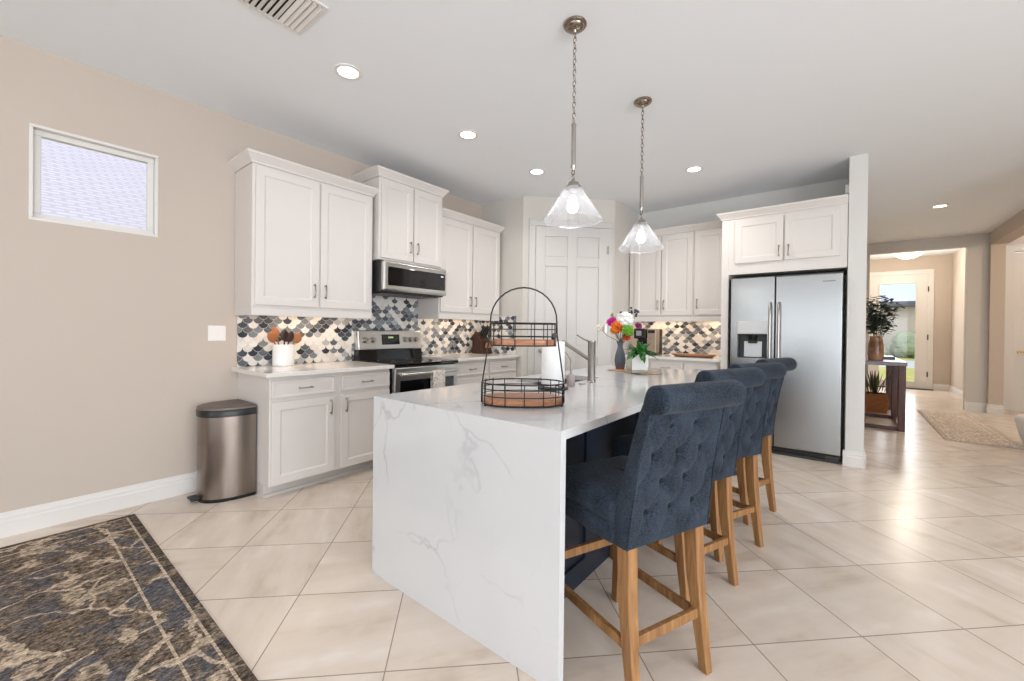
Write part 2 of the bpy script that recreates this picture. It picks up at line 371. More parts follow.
baseboard('baseboard_entry', [((1.59, 13.4), (1.855, 13.4), (0, -1)), ((1.855, 10.34), (1.855, 13.4), (-1, 0))])

# ------------------------------------------------------------------ the high window in the left wall
fr = MB(); x0, x1 = XW-.06, XW+.006
def frame(m, a0, a1, b0, b1, w, d0, d1):
    m.box(d0, d1, a0, a1, b0, b0+w); m.box(d0, d1, a0, a1, b1-w, b1); m.box(d0, d1, a0, a0+w, b0+w, b1-w); m.box(d0, d1, a1-w, a1, b0+w, b1-w)
frame(fr, wy0, wy1, wz0, wz1, .018, XW-.10, XW+.004)
win = tag(fr.build('window_1', M['trimw'], bevel=.003), kind='structure')
f2 = MB(); frame(f2, wy0+.018, wy1-.018, wz0+.018, wz1-.018, .034, XW-.085, XW-.04); f2.build('sash', M['trimw'], win, bevel=.004)
MB().box(XW-.068, XW-.062, wy0+.05, wy1-.05, wz0+.05, wz1-.05).build('pane', M['pane'], win)

# ------------------------------------------------------------------ doors
def six_panel(m, w, h, t, rows, yf=0):
    """door slab in local xz, front at y = yf-t, with 2 columns of sunk, raised panels"""
    s = .115; cw = (w-3*s)/2
    m.box(0, w, yf-t+.012, yf, 0, h)
    def rail(x0, x1, z0, z1): m.box(x0, x1, yf-t, yf-t+.012, z0, z1)
    rail(0, s, 0, h); rail(w-s, w, 0, h); rail(s+cw, 2*s+cw, 0, h)
    zz = [0]+[z for r in rows for z in r]+[h]
    for c in (0, 1):
        xa = s+c*(cw+s)
        for i in range(0, len(zz), 2): rail(xa, xa+cw, zz[i], zz[i+1])
        for z0, z1 in rows: m.panel(xa+.012, xa+cw-.012, z0+.012, z1-.012, yf-t+.012, .004, .03, .0, raised=False)
def casing(m, w, h, cw=.075, yf=0, t=.018):
    for (a, b, z0, z1) in ((-cw, 0, 0, h), (w, w+cw, 0, h), (-cw, w+cw, h, h+cw)): m.box(a, b, yf-t, yf, z0, z1)
    for (a, b, z0, z1) in ((-cw, -cw+.016, 0, h+cw), (w+cw-.016, w+cw, 0, h+cw), (-cw, w+cw, h+cw-.016, h+cw)): m.box(a, b, yf-t-.008, yf-t, z0, z1)
pd = thing('door_1', 'white six panel pantry door set across the corner', 'door', (-3.022, 4.263, 0), R(45)); tag(pd, kind='structure')
m = MB(); six_panel(m, .925, 2.55, .03, [(.20, .92), (1.06, 2.06), (2.17, 2.43)], yf=-.004); m.build('door_panel', M['doorw'], pd, bevel=.004)
m = MB(); casing(m, .925, 2.56, .085); m.build('door_casing', M['doorw'], pd, bevel=.004)
m = MB(); m.cyl((.07, -.034, 1.0), (.07, -.06, 1.0), .025, .014); m.sphere((.07, -.085, 1.0), .028, sc=(1, .8, 1)); m.build('door_knob', M['nickel'], pd, smooth=40)
for z in (.30, 1.28, 2.28): MB().cyl((.93, -.036, z-.05), (.93, -.036, z+.05), .008).box(.905, .929, -.036, -.033, z-.05, z+.05).build('hinge', M['nickel'], pd)
sd = thing('door_2', 'white panelled side door with a brass lever', 'door', (2.2, 10.70, 0)); tag(sd, kind='structure')
m = MB(); six_panel(m, .86, 2.64, .03, [(.2, .95), (1.1, 2.1), (2.22, 2.5)], yf=.04); m.build('door_panel', M['trimw'], sd, bevel=.004)
m = MB(); casing(m, .86, 2.66, .11); m.build('door_casing', M['trimw'], sd, bevel=.004)
M['brass'] = plain('brass', (176, 138, 74), .3, 1)
m = MB(); m.cyl((.075, .01, .985), (.075, -.03, .985), .022); m.tube([(.075, -.03, .985), (.10, -.04, .985), (.17, -.04, .98)], .009); m.build('door_lever', M['brass'], sd, smooth=40)
fd = thing('door_3', 'white front door with a full glass light', 'door', (.50, 13.40, 0)); tag(fd, kind='structure')
w, h = .985, 2.66
m = MB(); gx0, gx1, gz0, gz1 = .165, .785, .17, 2.45
m.box(0, gx0, 0, .045, .02, h); m.box(gx1, w, 0, .045, .02, h); m.box(gx0, gx1, 0, .045, .02, gz0); m.box(gx0, gx1, 0, .045, gz1, h); m.build('door_leaf', M['trimw'], fd)
m = MB()
for a in ((gx0-.03, gx0, gz0-.03, gz1+.03), (gx1, gx1+.03, gz0-.03, gz1+.03), (gx0, gx1, gz0-.03, gz0), (gx0, gx1, gz1, gz1+.03)): m.box(a[0], a[1], -.012, .0, a[2], a[3])
m.build('glass_frame', M['trimw'], fd, bevel=.003)
MB().box(gx0, gx1, .018, .026, gz0, gz1).build('pane', M['pane'], fd)
m = MB(); casing(m, w, h, .095); m.build('door_casing', M['trimw'], fd, bevel=.004)
MB().box(-.06, w+.10, -.12, .06, 0, .02).build('threshold', M['dgrey'], fd)
for z in (.35, 1.2, 2.3): MB().cyl((w+.004, -.022, z-.06), (w+.004, -.022, z+.06), .011).build('hinge', M['dgrey'], fd)
# sliding doors and side windows added for the fill lamps (outside the picture)
m = MB()
for x in (-2.7, -.72, 1.26, 3.24): m.box(x, x+.06, -4.56, -4.5, 0, 2.45)
m.box(-2.7, 3.3, -4.56, -4.5, 2.39, 2.45); m.box(-2.7, 3.3, -4.56, -4.5, 0, .05)
wf = tag(m.build('window_2', M['trimw']), kind='structure'); MB().box(-2.7, 3.3, -4.535, -4.53, .05, 2.39).build('pane', M['pane'], wf)
m = MB()
for y in (-3.1, -1.45, .2, 1.84): m.box(4.94, 5.0, y, y+.06, .2, 2.45)
m.box(4.94, 5.0, -3.1, 1.9, 2.39, 2.45); m.box(4.94, 5.0, -3.1, 1.9, .2, .26)
wf = tag(m.build('window_3', M['trimw']), kind='structure'); MB().box(4.965, 4.97, -3.1, 1.9, .26, 2.39).build('pane', M['pane'], wf)

# ------------------------------------------------------------------ outside
def grass_mat():
    t = NT('lawn'); co = t.coord(); n = t.noise(co, 3, 6, .7)
    t.set(t.ramp(n, [(.3, srgb(140, 146, 70)), (.7, srgb(204, 198, 110))]), .95); return t.m
tag(MB().box(-12, 16, 13.7, 22.5, -.25, -.05).build('front_lawn', grass_mat()), 'yellow green lawn seen low in the front door glass', 'lawn', kind='stuff')
tag(MB().box(-14, 18, 22.5, 30, -.25, -.08).build('street', plain('asphalt', (186, 190, 186), .9, var=.05)), kind='structure')
tag(MB().box(-40, 40, 30, 60, -.3, -.06).build('ground_far', grass_mat()), kind='structure')
tag(MB().box(-40, -4.2, -20, 60, -.35, -.12).build('ground_side', grass_mat()), kind='structure')
hs = thing('house', 'beige house across the street seen through the front door glass', 'house', (2, 34, 0))
MB().box(-9, 9, 0, 8, 0, 3.0).build('house_wall', plain('stucco', (214, 200, 184), .9), hs)
m = MB(); m.loft([[Vector(p) for p in ((-9.8, -.8, 2.9), (9.8, -.8, 2.9), (9.8, 8.8, 2.9), (-9.8, 8.8, 2.9))], [Vector(p) for p in ((-9.8, -.8, 3.2), (9.8, -.8, 3.2), (9.8, 8.8, 3.2), (-9.8, 8.8, 3.2))]]); m.build('fascia', plain('eave_shade_fascia', (92, 92, 100), .8), hs)  # fascia coloured dark to carry the shadow line of the eave
m = MB(); m.loft([[Vector(p) for p in ((-9.8, -.8, 3.2), (9.8, -.8, 3.2), (9.8, 8.8, 3.2), (-9.8, 8.8, 3.2))], [Vector(p) for p in ((-5, 3.6, 6.4), (5, 3.6, 6.4), (5, 4.4, 6.4), (-5, 4.4, 6.4))]]); m.build('roof', plain('blue_grey_roof', (206, 214, 232), .8, var=.08), hs)
def hedge(name, loc, sx, sy, h, label):
    m = MB(); rnd = random.Random(str(loc))
    for _ in range(26): m.sphere((rnd.uniform(-sx, sx), rnd.uniform(-sy, sy), rnd.uniform(.2, h)), rnd.uniform(.25, .5)*h, u=8, v=6)
    tag(m.build(name, M['hedge'], loc=loc), label, 'shrub')
M['hedge'] = plain('hedge_leaves', (150, 160, 132), .9, var=.3, scale=3)
hedge('shrub', (.2, 32.4, -.06), 1.6, .4, 1.4, 'grey green shrub in front of the house across the street, left in the door glass')
hedge('shrub', (4.0, 32.4, -.06), 1.4, .4, 1.2, 'grey green shrub in front of the house across the street, right in the door glass')
def rooftile():
    t = NT('lavender_roof_tile'); co = t.coord()
    br = t.node('ShaderNodeTexBrick'); t.link(co, br.inputs['Vector']); br.inputs['Scale'].default_value = 1
    br.inputs['Color1'].default_value = srgb(208, 202, 210); br.inputs['Color2'].default_value = srgb(198, 192, 201); br.inputs['Mortar'].default_value = srgb(184, 178, 190)
    br.inputs['Mortar Size'].default_value = .022; br.inputs['Brick Width'].default_value = .2; br.inputs['Row Height'].default_value = .09
    t.set(br.outputs[0], .9); t.bump(br.outputs['Fac'], .3, .01); return t.m
nb = thing('neighbour_house', 'lavender tiled roof of the house next door seen in the high window', 'house', (-6.2, 2.5, 0), R(90))
MB().box(-7, 7, .6, 9, -.12, 2.2).build('house_wall', plain('side_stucco', (214, 208, 200), .9), nb)
# local x along the eave, local y going away from our window
m = MB(); m.loft([[Vector((-8, 0, -.06)), Vector((8, 0, -.06)), Vector((8, 6.6, -.06)), Vector((-8, 6.6, -.06))], [Vector((-8, 0, .06)), Vector((8, 0, .06)), Vector((8, 6.6, .06)), Vector((-8, 6.6, .06))]])
m.build('roof', rooftile(), nb, loc=(0, 0, 2.12), rot=(R(31), 0, 0))
# ------------------------------------------------------------------ cabinets
CROWN = [(0, 0), (.009, 0), (.012, .014), (.042, .054), (.048, .060), (.052, .076), (0, .076)]
def crown(parent, x0, x1, D, z, left=True, right=True, mat=None, yl=0):
    m = MB(); rings = []
    pts = ([(x0, yl, -1, 0)] if left else []) + [(x0, -D, -1 if left else 0, -1), (x1, -D, 1 if right else 0, -1)] + ([(x1, 0, 1, 0)] if right else [])
    for px, py, ox, oy in pts: rings.append([Vector((px+ox*o, py+oy*o, z+h)) for o, h in CROWN])
    m.loft(rings); m.box(x0+.002, x1-.002, -D+.002, -.002, z+.055, z+.072)
    return m.build('crown_moulding', M['cab'], parent)
def pull(parent, x, z, yf, L=.115, vert=True, mat=None):
    pts = []
    for k in range(9):
        a = -1+2*k/8; d = .030-.010*a*a; u = a*L/2
        pts.append((x, yf-d, z+u) if vert else (x+u, yf-d, z))
    m = MB(); m.tube(pts, [.0065, .006, .005, .0048, .0048, .0048, .005, .006, .0065], 8)
    for a in (-1, 1):
        u = a*L/2*.86; p = (x, yf, z+u) if vert else (x+u, yf, z); q = (p[0], yf-.025, p[2])
        m.cyl(p, q, .0065, .0045, 8)
    return m.build('handle', mat or M['dnickel'], parent, smooth=50)
def door_leaf(parent, x0, x1, z0, z1, yf, hx=None, hz=None, vert=True, name='door', t=.02, L=.115, inset=.058):
    m = MB(); m.panel(x0, x1, z0, z1, yf, t, inset, raised=False)
    d = m.build(name, M['cab'], parent, bevel=.003)
    if hx is not None: pull(d, hx, hz, yf-t, L, vert)
    return d
def under_lamp(parent, x0, x1, D, z, power):
    s = MB().box(x0, x1, -D*.55, -D*.55+.03, z-.012, z).build('light_strip', M['strip'], parent)
    l = bpy.data.lights.new('strip_lamp', 'AREA'); l.shape = 'RECTANGLE'; l.size = x1-x0; l.size_y = .03; l.energy = power; l.color = (1, .80, .58)
    o = bpy.data.objects.new('strip_lamp', l); COL.objects.link(o); o.parent = s; o.location = ((x0+x1)/2, -D*.55+.015, z-.016)
def upper(label, loc, rz, Wd, D, z0, z1, doors, crown_lr=(True, True), group=None, rail=True, hz=None, dz=(.025, .02), lamp=0):
    c = thing('wall_cabinet', label, 'cabinet', loc, rz, group)
    m = MB(); m.box(0, Wd, -D, -.003, z0, z1); m.build('carcass', M['cab'], c, bevel=.002)
    crown(c, 0, Wd, D, z1, *crown_lr)
    if rail:
        m = MB(); m.box(.0, Wd, -D-.004, -D+.018, z0-.056, z0+.004); m.box(0, .018, -D+.018, -.003, z0-.056, z0); m.box(Wd-.018, Wd, -D+.018, -.003, z0-.056, z0)
        m.build('light_rail', M['cab'], c, bevel=.003)
    for x0, x1, hx in doors: door_leaf(c, x0, x1, z0+dz[0], z1-dz[1], -D, hx, (z0+.16) if hz is None else hz)
    if lamp: under_lamp(c, .12, Wd-.12, D, z0, lamp)
    return c
G1 = None
upper('white two door wall cabinet above the utensil crock, nearest the high window', (XW, 1.216, 0), R(90), 1.026, .355, 1.398, 2.492,
      [(.020, .504, .466), (.522, 1.006, .560)], lamp=1.3)
upper('tall deeper white wall cabinet directly above the microwave', (XW, 2.268, 0), R(90), .792, .415, 1.905, 2.686,
      [(.022, .388, .352), (.404, .770, .440)], rail=False, dz=(.02, .02))
upper('white two door wall cabinet between the microwave and the pantry corner', (XW, 3.072, 0), R(90), 1.035, .355, 1.424, 2.507,
      [(.018, .508, .472), (.524, 1.016, .560)], crown_lr=(False, True), lamp=1.3)
upper('white two door wall cabinet above the coffee maker', (-2.282, YB, 0), 0, .825, .326, 1.440, 2.508,
      [(.075, .425, .392), (.437, .813, .470)], crown_lr=(False, False), lamp=1.3)
upper('narrow single door white wall cabinet beside the refrigerator surround', (-1.455, YB, 0), 0, .372, .326, 1.440, 2.508,
      [(.012, .350, .048)], crown_lr=(False, False), lamp=.9)
c = thing('refrigerator_surround', 'white cabinet surround with two doors over the refrigerator', 'cabinet', (-1.072, YB, 0))
D = YB-5.11
MB().box(0, .072, -D, -.003, 0, 2.496).build('side_panel', M['cab'], c, bevel=.002)
MB().box(.072, 1.09, -D, -.003, 1.888, 2.496).build('carcass', M['cab'], c, bevel=.002)
crown(c, 0, 1.09, D, 2.496, True, False, yl=-.392)
door_leaf(c, .135, .574, 2.005, 2.462, -D, .540, 2.10); door_leaf(c, .588, 1.034, 2.005, 2.462, -D, .622, 2.10)

def base(label, loc, rz, Wd, D, top, units, z_d=(.735, .862), z_b=(.105, .708), group=None, side_toe=False):
    """units: (x0, x1, handle_x_of_door or None)"""
    c = thing('base_cabinet', label, 'cabinet', loc, rz, group)
    MB().box(0, Wd, -D, -.003, .097, top).build('carcass', M['cab'], c, bevel=.002)
    m = MB(); m.box(0, Wd, -D+.09, -.003, 0, .097); m.box(0, Wd, -D+.078, -D+.09, 0, .022); m.build('toe_kick', M['toe'], c)
    for x0, x1, hx in units:
        m = MB(); m.panel(x0, x1, z_d[0], z_d[1], -D, .02, .012, .004, raised=False); dr = m.build('drawer', M['cab'], c, bevel=.004)
        pull(dr, (x0+x1)/2, (z_d[0]+z_d[1])/2, -D-.02, .10, False, M['nickel'])
        door_leaf(c, x0, x1, z_b[0], z_b[1], -D, hx, z_b[1]-.085)
    return c
base('white base cabinet with two drawers beside the steel bin', (XW, 1.243, 0), R(90), 1.012, .625, .893, [(.010, .484, .448), (.542, 1.004, .580)])
base('white base cabinet between the range and the pantry corner', (XW, 3.056, 0), R(90), 1.085, .625, .913, [(.02, .51, .474), (.56, 1.05, .596)], z_d=(.75, .88), z_b=(.105, .72))
base('white base cabinet under the coffee maker against the back wall', (-2.294, YB, 0), 0, 1.216, .60, .913, [(.03, .40, .36), (.42, .80, .46), (.82, 1.19, .86)], z_d=(.75, .88), z_b=(.105, .72))

def worktop(label, x0, x1, y0, y1, z0=.895, z1=.927):
    return tag(MB().box(x0, x1, y0, y1, z0, z1).build('countertop', M['counter'], bevel=.004), label, 'countertop')
worktop('cream stone countertop under the utensil crock', XW+.002, -3.128, 1.195, 2.258)
worktop('cream stone countertop under the knife block', XW+.002, -3.145, 3.054, 4.143, .914, .947)
worktop('cream stone countertop under the coffee maker', -2.294, -1.076, 5.13, YB-.002, .914, .947)

# ------------------------------------------------------------------ fish-scale backsplash
SCALE_COLS = [((232, 228, 222), .33), ((222, 216, 210), .10), ((176, 178, 180), .12), ((128, 133, 138), .17), ((98, 103, 110), .11), ((74, 80, 89), .09), ((58, 62, 68), .06)]
tile_mats = []
for i, (c3, p) in enumerate(SCALE_COLS):
    t = NT('scale_tile_%s' % 'abcdefg'[i]); n = t.noise(t.coord(), 26, 4, .6, .8); c_ = srgb(*c3)
    t.set(t.mix(n, tuple(x*.78 for x in c_[:3])+(1,), tuple(min(1, x*1.16) for x in c_[:3])+(1,)), .22, spec=.5); tile_mats.append(t.m)
grout = plain('pale_grout', (214, 208, 202), .9)
def scale_outline(w):
    """fan: round below, two hollow flanks meeting in a point above; centre of the round at (0,0), radius r"""
    r = w/2; P = []
    for k in range(13): a = math.pi+math.pi*k/12; P.append((r*math.cos(a), r*math.sin(a)))
    for k in range(1, 7): a = -math.pi/2-(math.pi/2)*k/6; P.append((r+r*math.cos(a), r+r*math.sin(a)))
    for k in range(1, 6): a = 0-(math.pi/2)*k/6; P.append((-r+r*math.cos(a), r+r*math.sin(a)))
    return P
def backsplash(label, loc, rz, rects, w=.078, seed=1, dark=1.0):
    """local x along the wall, z up, tiles stand 6 mm proud in -y; rects=(x0,x1,z0,z1)"""
    rnd = random.Random(seed); out = scale_outline(w*.935); root = thing('backsplash', label, 'backsplash', loc, rz)
    bk = MB(); tl = MB(); r = w/2
    for x0, x1, z0, z1 in rects:
        bk.box(x0, x1, -.006, -.001, z0, z1); b = bmesh.new()
        j = 0; z = z0-w
        while z < z1+w:
            k = 0; x = x0-w+(r if j % 2 else 0)
            while x < x1+w:
                u = rnd.random(); mi = 0
                for i, (_, p) in enumerate(SCALE_COLS):
                    p = p*(dark if i > 1 else 1)
                    if u < p: mi = i; break
                    u -= p
                f = b.faces.new([b.verts.new((x+a, -.0085, z+c)) for a, c in out]); f.material_index = mi
                x += w
            z += r; j += 1
        for co, no in (((x0, 0, 0), (-1, 0, 0)), ((x1, 0, 0), (1, 0, 0)), ((0, 0, z0), (0, 0, -1)), ((0, 0, z1), (0, 0, 1))):
            bmesh.ops.bisect_plane(b, geom=b.verts[:]+b.edges[:]+b.faces[:], plane_co=co, plane_no=no, clear_outer=True)
        ex = bmesh.ops.extrude_face_region(b, geom=b.faces[:])
        bmesh.ops.translate(b, verts=[v for v in ex['geom'] if isinstance(v, bmesh.types.BMVert)], vec=(0, .0025, 0))
        tmp = bpy.data.meshes.new('t'); b.to_mesh(tmp); b.free(); tl.bm.from_mesh(tmp); bpy.data.meshes.remove(tmp)
    bk.build('grout_bed', grout, root); tl.build('scale_tiles', tile_mats, root)
    return root
backsplash('fish scale tile backsplash in white, grey and navy around the range', (XW, 1.236, 0), R(90), [(0, 1.006, .927, 1.398), (1.006, 1.835, .90, 1.60), (1.835, 2.905, .947, 1.424)], seed=4)
backsplash('fish scale tile backsplash on the short wall beside the pantry door', (XW+.012, 4.145, 0), 0, [(0, .60, .947, 1.43)], seed=12)
backsplash('fish scale tile backsplash behind the coffee maker and the wooden tray', (-2.294, YB, 0), 0, [(0, 1.218, .947, 1.440)], seed=9)

# ------------------------------------------------------------------ microwave
mw = thing('microwave', 'stainless steel microwave mounted above the range', 'microwave', (XW, 2.276, 0), R(90))
Wm, z0, z1, Dm = .790, 1.600, 1.893, .435
MB().box(0, Wm, -Dm, -.004, z0, z1).build('body', M['dgrey'], mw, bevel=.006)
m = MB(); m.box(0, Wm, -Dm-.06, -Dm-.002, z0+.012, z1-.002); m.build('door', M['bsteel'], mw, bevel=.018, seg=3)
dr = mw.children[-1]
m = MB(); m.box(.045, Wm-.03, -Dm-.0635, -Dm-.058, z0+.062, z1-.055); gl = m.build('glass', M['bglass'], dr, bevel=.003)
m = MB()
for k in range(3): m.box(Wm-.09+k*.012, Wm-.081+k*.012, -Dm-.0650, -Dm-.0634, z1-.092, z1-.078)
m.build('display', M['digit'], gl)
m = MB(); m.box(.02, Wm-.02, -Dm-.066, -Dm-.056, z1-.030, z1-.016); m.build('vent_strip', M['bsteel'], mw, bevel=.003)
m = MB(); m.box(.04, Wm-.04, -Dm+.03, -.06, z0-.008, z0); m.build('filter', M['black'], mw)

# ------------------------------------------------------------------ range
rg = thing('range', 'stainless steel electric range with a black glass cooktop', 'stove', (XW, 2.264, 0), R(90))
Wr = .786; DF = .665
MB().box(.004, Wr-.004, -DF+.02, -.012, .03, .905).build('body', M['black'], rg, bevel=.003)
m = MB(); m.box(0, Wr, -DF-.035, -.10, .905, .932); ck = m.build('cooktop', M['bglass'], rg, bevel=.006)
ringm = plain('burner_ring', (96, 96, 98), .3)
for bx, by, r in ((.2, -.53, .105), (.58, -.53, .085), (.2, -.26, .08), (.58, -.26, .105)):
    m = MB(); m.loft([[Vector((bx+q*math.cos(2*math.pi*k/40), by+q*math.sin(2*math.pi*k/40), .9325)) for k in range(40)] for q in (r, r-.006)], caps=False); m.build('burner_ring', ringm, ck)
m = MB(); m.extrude_along([(-.10, .905), (-.115, .93), (-.10, 1.035), (-.012, 1.035), (-.012, .905)], 'x', 0, Wr); m.build('backguard_base', M['bglass'], rg, bevel=.004)
m = MB(); m.extrude_along([(-.105, 1.035), (-.078, 1.232), (-.012, 1.232), (-.012, 1.035)], 'x', 0, Wr); cp = m.build('control_panel', M['bsteel'], rg, bevel=.008)
def onp(z): return -.105+.027*(z-1.035)/.197
zk = 1.135
for kx in (.075, .165, .565, .637, .708):
    m = MB(); m.cyl((kx, onp(zk), zk), (kx, onp(zk)-.010, zk), .030, .030); m.cyl((kx, onp(zk)-.010, zk), (kx, onp(zk)-.032, zk+.003), .024, .021); m.box(kx-.003, kx+.003, onp(zk)-.036, onp(zk)-.028, zk-.02, zk+.022)
    m.build('knob', M['nickel'], cp, smooth=40)
m = MB(); m.extrude_along([(onp(1.085)-.003, 1.085), (onp(1.19)-.003, 1.19), (onp(1.19)+.004, 1.19), (onp(1.085)+.004, 1.085)], 'x', .27, .49); dp = m.build('display', M['bglass'], cp)
m = MB()
for k in range(4): m.box(.352+k*.016, .362+k*.016, onp(1.16)-.0052, onp(1.16)-.003, 1.150, 1.168)
m.build('clock_digits', emit('clock_green', (150, 190, 130), .9), dp)
m = MB(); m.box(.006, Wr-.006, -DF-.028, -DF+.02, .29, .895); od = m.build('oven_door', M['bsteel'], rg, bevel=.008)
m = MB(); m.box(.06, Wr-.06, -DF-.032, -DF-.026, .36, .775); m.build('oven_window', M['bglass'], od, bevel=.003)
m = MB(); m.tube([(.04, -DF-.075, .835), (Wr-.04, -DF-.075, .835)], .013, 12)
for x in (.07, Wr-.07): m.cyl((x, -DF-.025, .835), (x, -DF-.075, .835), .009)
m.build('oven_handle', M['bsteel'], od, smooth=40)
m = MB(); m.box(.006, Wr-.006, -DF-.025, -DF+.02, .07, .275); m.build('storage_drawer', M['bsteel'], rg, bevel=.006)
m = MB(); m.box(.04, Wr-.04, -DF+.06, -.05, 0, .035); m.build('plinth', M['black'], rg)
# towel folded over the oven handle
def towel_mat():
    t = NT('printed_tea_towel'); co = t.coord(); a = t.noise(co, 22, 3, .6, 1.5)
    t.set(t.ramp(a, [(.36, srgb(150, 138, 132)), (.46, srgb(216, 208, 200)), (.6, srgb(232, 226, 220)), (.68, srgb(186, 158, 142))]), .95); t.bump(t.noise(co, 300, 2), .3, .002); return t.m
m = MB(); xs = [.395+.155*k/12 for k in range(13)]; rings = []
prof = [(-.060, .52), (-.0605, .70), (-.061, .835), (-.068, .8485), (-.075, .8515), (-.083, .8475), (-.0905, .835), (-.092, .70), (-.093, .47)]
def th(p, o):
    return p
for x in xs:
    wob = .0022*math.sin((x-.395)*95)
    outer = [(y-(.003 if y < -.075 else -.003 if y > -.075 else 0)+ (wob if z < .8 else 0), z+(.003 if z > .845 else 0)) for y, z in prof]
    rings.append([Vector((x, -DF+y, z)) for y, z in prof_] if False else [Vector((x, -DF+y, z)) for y, z in outer]+[Vector((x, -DF+y+(wob if z < .8 else 0), z)) for y, z in reversed(prof)])
m.loft(rings)
tw = tag(m.build('tea_towel', towel_mat(), smooth=60, loc=(XW, 2.264, 0), rot=(0, 0, R(90))), 'patterned tea towel folded over the oven door handle', 'towel')

# ------------------------------------------------------------------ refrigerator
fg = thing('refrigerator', 'stainless steel side by side refrigerator with a water dispenser', 'refrigerator', (-.965, 5.10, 0))
Wf = .958; sp_ = .408; zt = 1.835; zb = .085
MB().box(.0, Wf, .035, .64, .02, 1.855).build('body', M['dgrey'], fg, bevel=.004)
def fdoor(x0, x1, name):
    m = MB(); m.box(x0, x1, -.045, .03, zb, zt); return m
m = MB(); dx0, dx1, dz0, dz1 = .070, .345, .985, 1.24
m.box(.004, dx0, -.045, .03, zb, zt); m.box(dx1, sp_-.004, -.045, .03, zb, zt); m.box(dx0, dx1, -.045, .03, zb, dz0); m.box(dx0, dx1, -.045, .03, dz1, zt)
bmesh.ops.remove_doubles(m.bm, verts=m.bm.verts[:], dist=1e-5)
ld = m.build('freezer_door', M['steel'], fg)
rd = fdoor(sp_+.004, Wf-.004, '').build('fridge_door', M['steel'], fg, bevel=.010, seg=3)
m = MB(); m.box(dx0, dx1, .022, .03, dz0, dz1); m.box(dx0, dx0+.012, -.046, .024, dz0, dz1); m.box(dx1-.012, dx1, -.046, .024, dz0, dz1); m.box(dx0, dx1, -.046, .024, dz0, dz0+.012); m.box(dx0, dx1, -.046, .024, dz1-.012, dz1)
dsp = m.build('dispenser', M['dgrey'], ld, bevel=.002)
m = MB(); m.extrude_along([(-.048, dz1), (-.052, dz1+.005), (-.050, dz1+.135), (-.046, dz1+.138), (-.040, dz1)], 'x', dx0, dx1); m.build('dispenser_panel', plain('silver_panel', (200, 200, 200), .35, .4), dsp, bevel=.003)
m = MB(); m.cyl((.207, -.005, dz1-.012), (.207, -.005, dz1-.07), .05, .03); m.box(.165, .25, -.01, .02, dz1-.10, dz1-.06); m.build('spout', M['black'], dsp, smooth=40)
m = MB(); m.extrude_along([(.015, dz0+.012), (.022, dz1-.08), (.018, dz1-.08), (.006, dz0+.012)], 'x', .125, .29); m.build('paddle', plain('silver_paddle', (188, 190, 192), .3, .7), dsp)
def fhandle(par, x):
    m = MB(); pts = [(x, -.045, .66), (x, -.085, .68), (x, -.10, .76)]+[(x, -.102, .8+.07*k) for k in range(10)]+[(x, -.10, 1.47), (x, -.085, 1.54), (x, -.045, 1.56)]
    m.tube(pts, .0135, 12); m.build('handle', M['nickel'], par, smooth=50)
fhandle(ld, sp_-.037); fhandle(rd, sp_+.040)
m = MB(); m.box(.012, Wf-.012, .0, .035, .028, .075); m.build('toe_grille', M['black'], fg, bevel=.002)
m = MB(); m.box(.008, Wf-.008, -.006, .03, .0, .024); m.box(Wf-.12, Wf-.02, -.012, .03, .024, .06); m.build('grille_trim', M['dgrey'], fg, bevel=.003)
m = MB()
for k in range(7): m.box(.80+k*.014, .81+k*.014, -.0475, -.0448, 1.757, 1.765)
m.build('badge', M['dgrey'], rd)

# ------------------------------------------------------------------ island
IX0, IX1, IY0, IY1, IZ = -1.868, -.750, 1.222, 3.985, .905
t_ = .034
w = thing('island_worktop', 'white veined stone island top with a waterfall end', 'countertop', (0, 0, 0))
SX0, SX1, SY0, SY1 = -1.745, -1.405, 2.21, 2.84
m = MB()
m.box(IX0, SX0, IY0, IY1, IZ-t_, IZ); m.box(SX1, IX1, IY0, IY1, IZ-t_, IZ); m.box(SX0, SX1, IY0, SY0, IZ-t_, IZ); m.box(SX0, SX1, SY1, IY1, IZ-t_, IZ)
bmesh.ops.remove_doubles(m.bm, verts=m.bm.verts[:], dist=1e-5)
m.build('top_slab', M['quartz'], w)
MB().box(IX0, IX1, IY0, IY0+t_, 0, IZ-t_).build('waterfall_panel', M['quartz'], w)
ib = thing('island_cabinet', 'dark navy island base cabinet under the white stone top', 'cabinet', (0, 0, 0))
m = MB(); bx0, bx1, by0, by1 = IX0+.03, -1.012, IY0+t_+.002, IY1-.03
m.box(bx0, SX0-.012, by0, by1, .1, IZ-t_-.002); m.box(SX1+.012, bx1, by0, by1, .1, IZ-t_-.002); m.box(SX0-.012, SX1+.012, by0, SY0-.012, .1, IZ-t_-.002); m.box(SX0-.012, SX1+.012, SY1+.012, by1, .1, IZ-t_-.002); m.box(SX0-.012, SX1+.012, SY0-.012, SY1+.012, .1, .6)
bmesh.ops.remove_doubles(m.bm, verts=m.bm.verts[:], dist=1e-5)
m.build('carcass', M['navy'], ib)
MB().box(bx0+.06, bx1-.012, by0, by1-.02, 0, .1).build('plinth', M['navy'], ib)
m = MB(); n = 4; L = (by1-by0)/n
for k in range(n):
    y0 = by0+k*L
    m.box(bx1, bx1+.014, y0, y0+.06, .0, .868); m.box(bx1, bx1+.014, y0+L-.06, y0+L, .0, .868); m.box(bx1, bx1+.014, y0+.06, y0+L-.06, .0, .11); m.box(bx1, bx1+.014, y0+.06, y0+L-.06, .79, .868)
m.build('back_panelling', M['navy'], ib)
sk = thing('sink', 'stainless steel undermount sink set into the island top', 'sink', ((SX0+SX1)/2, (SY0+SY1)/2, 0))
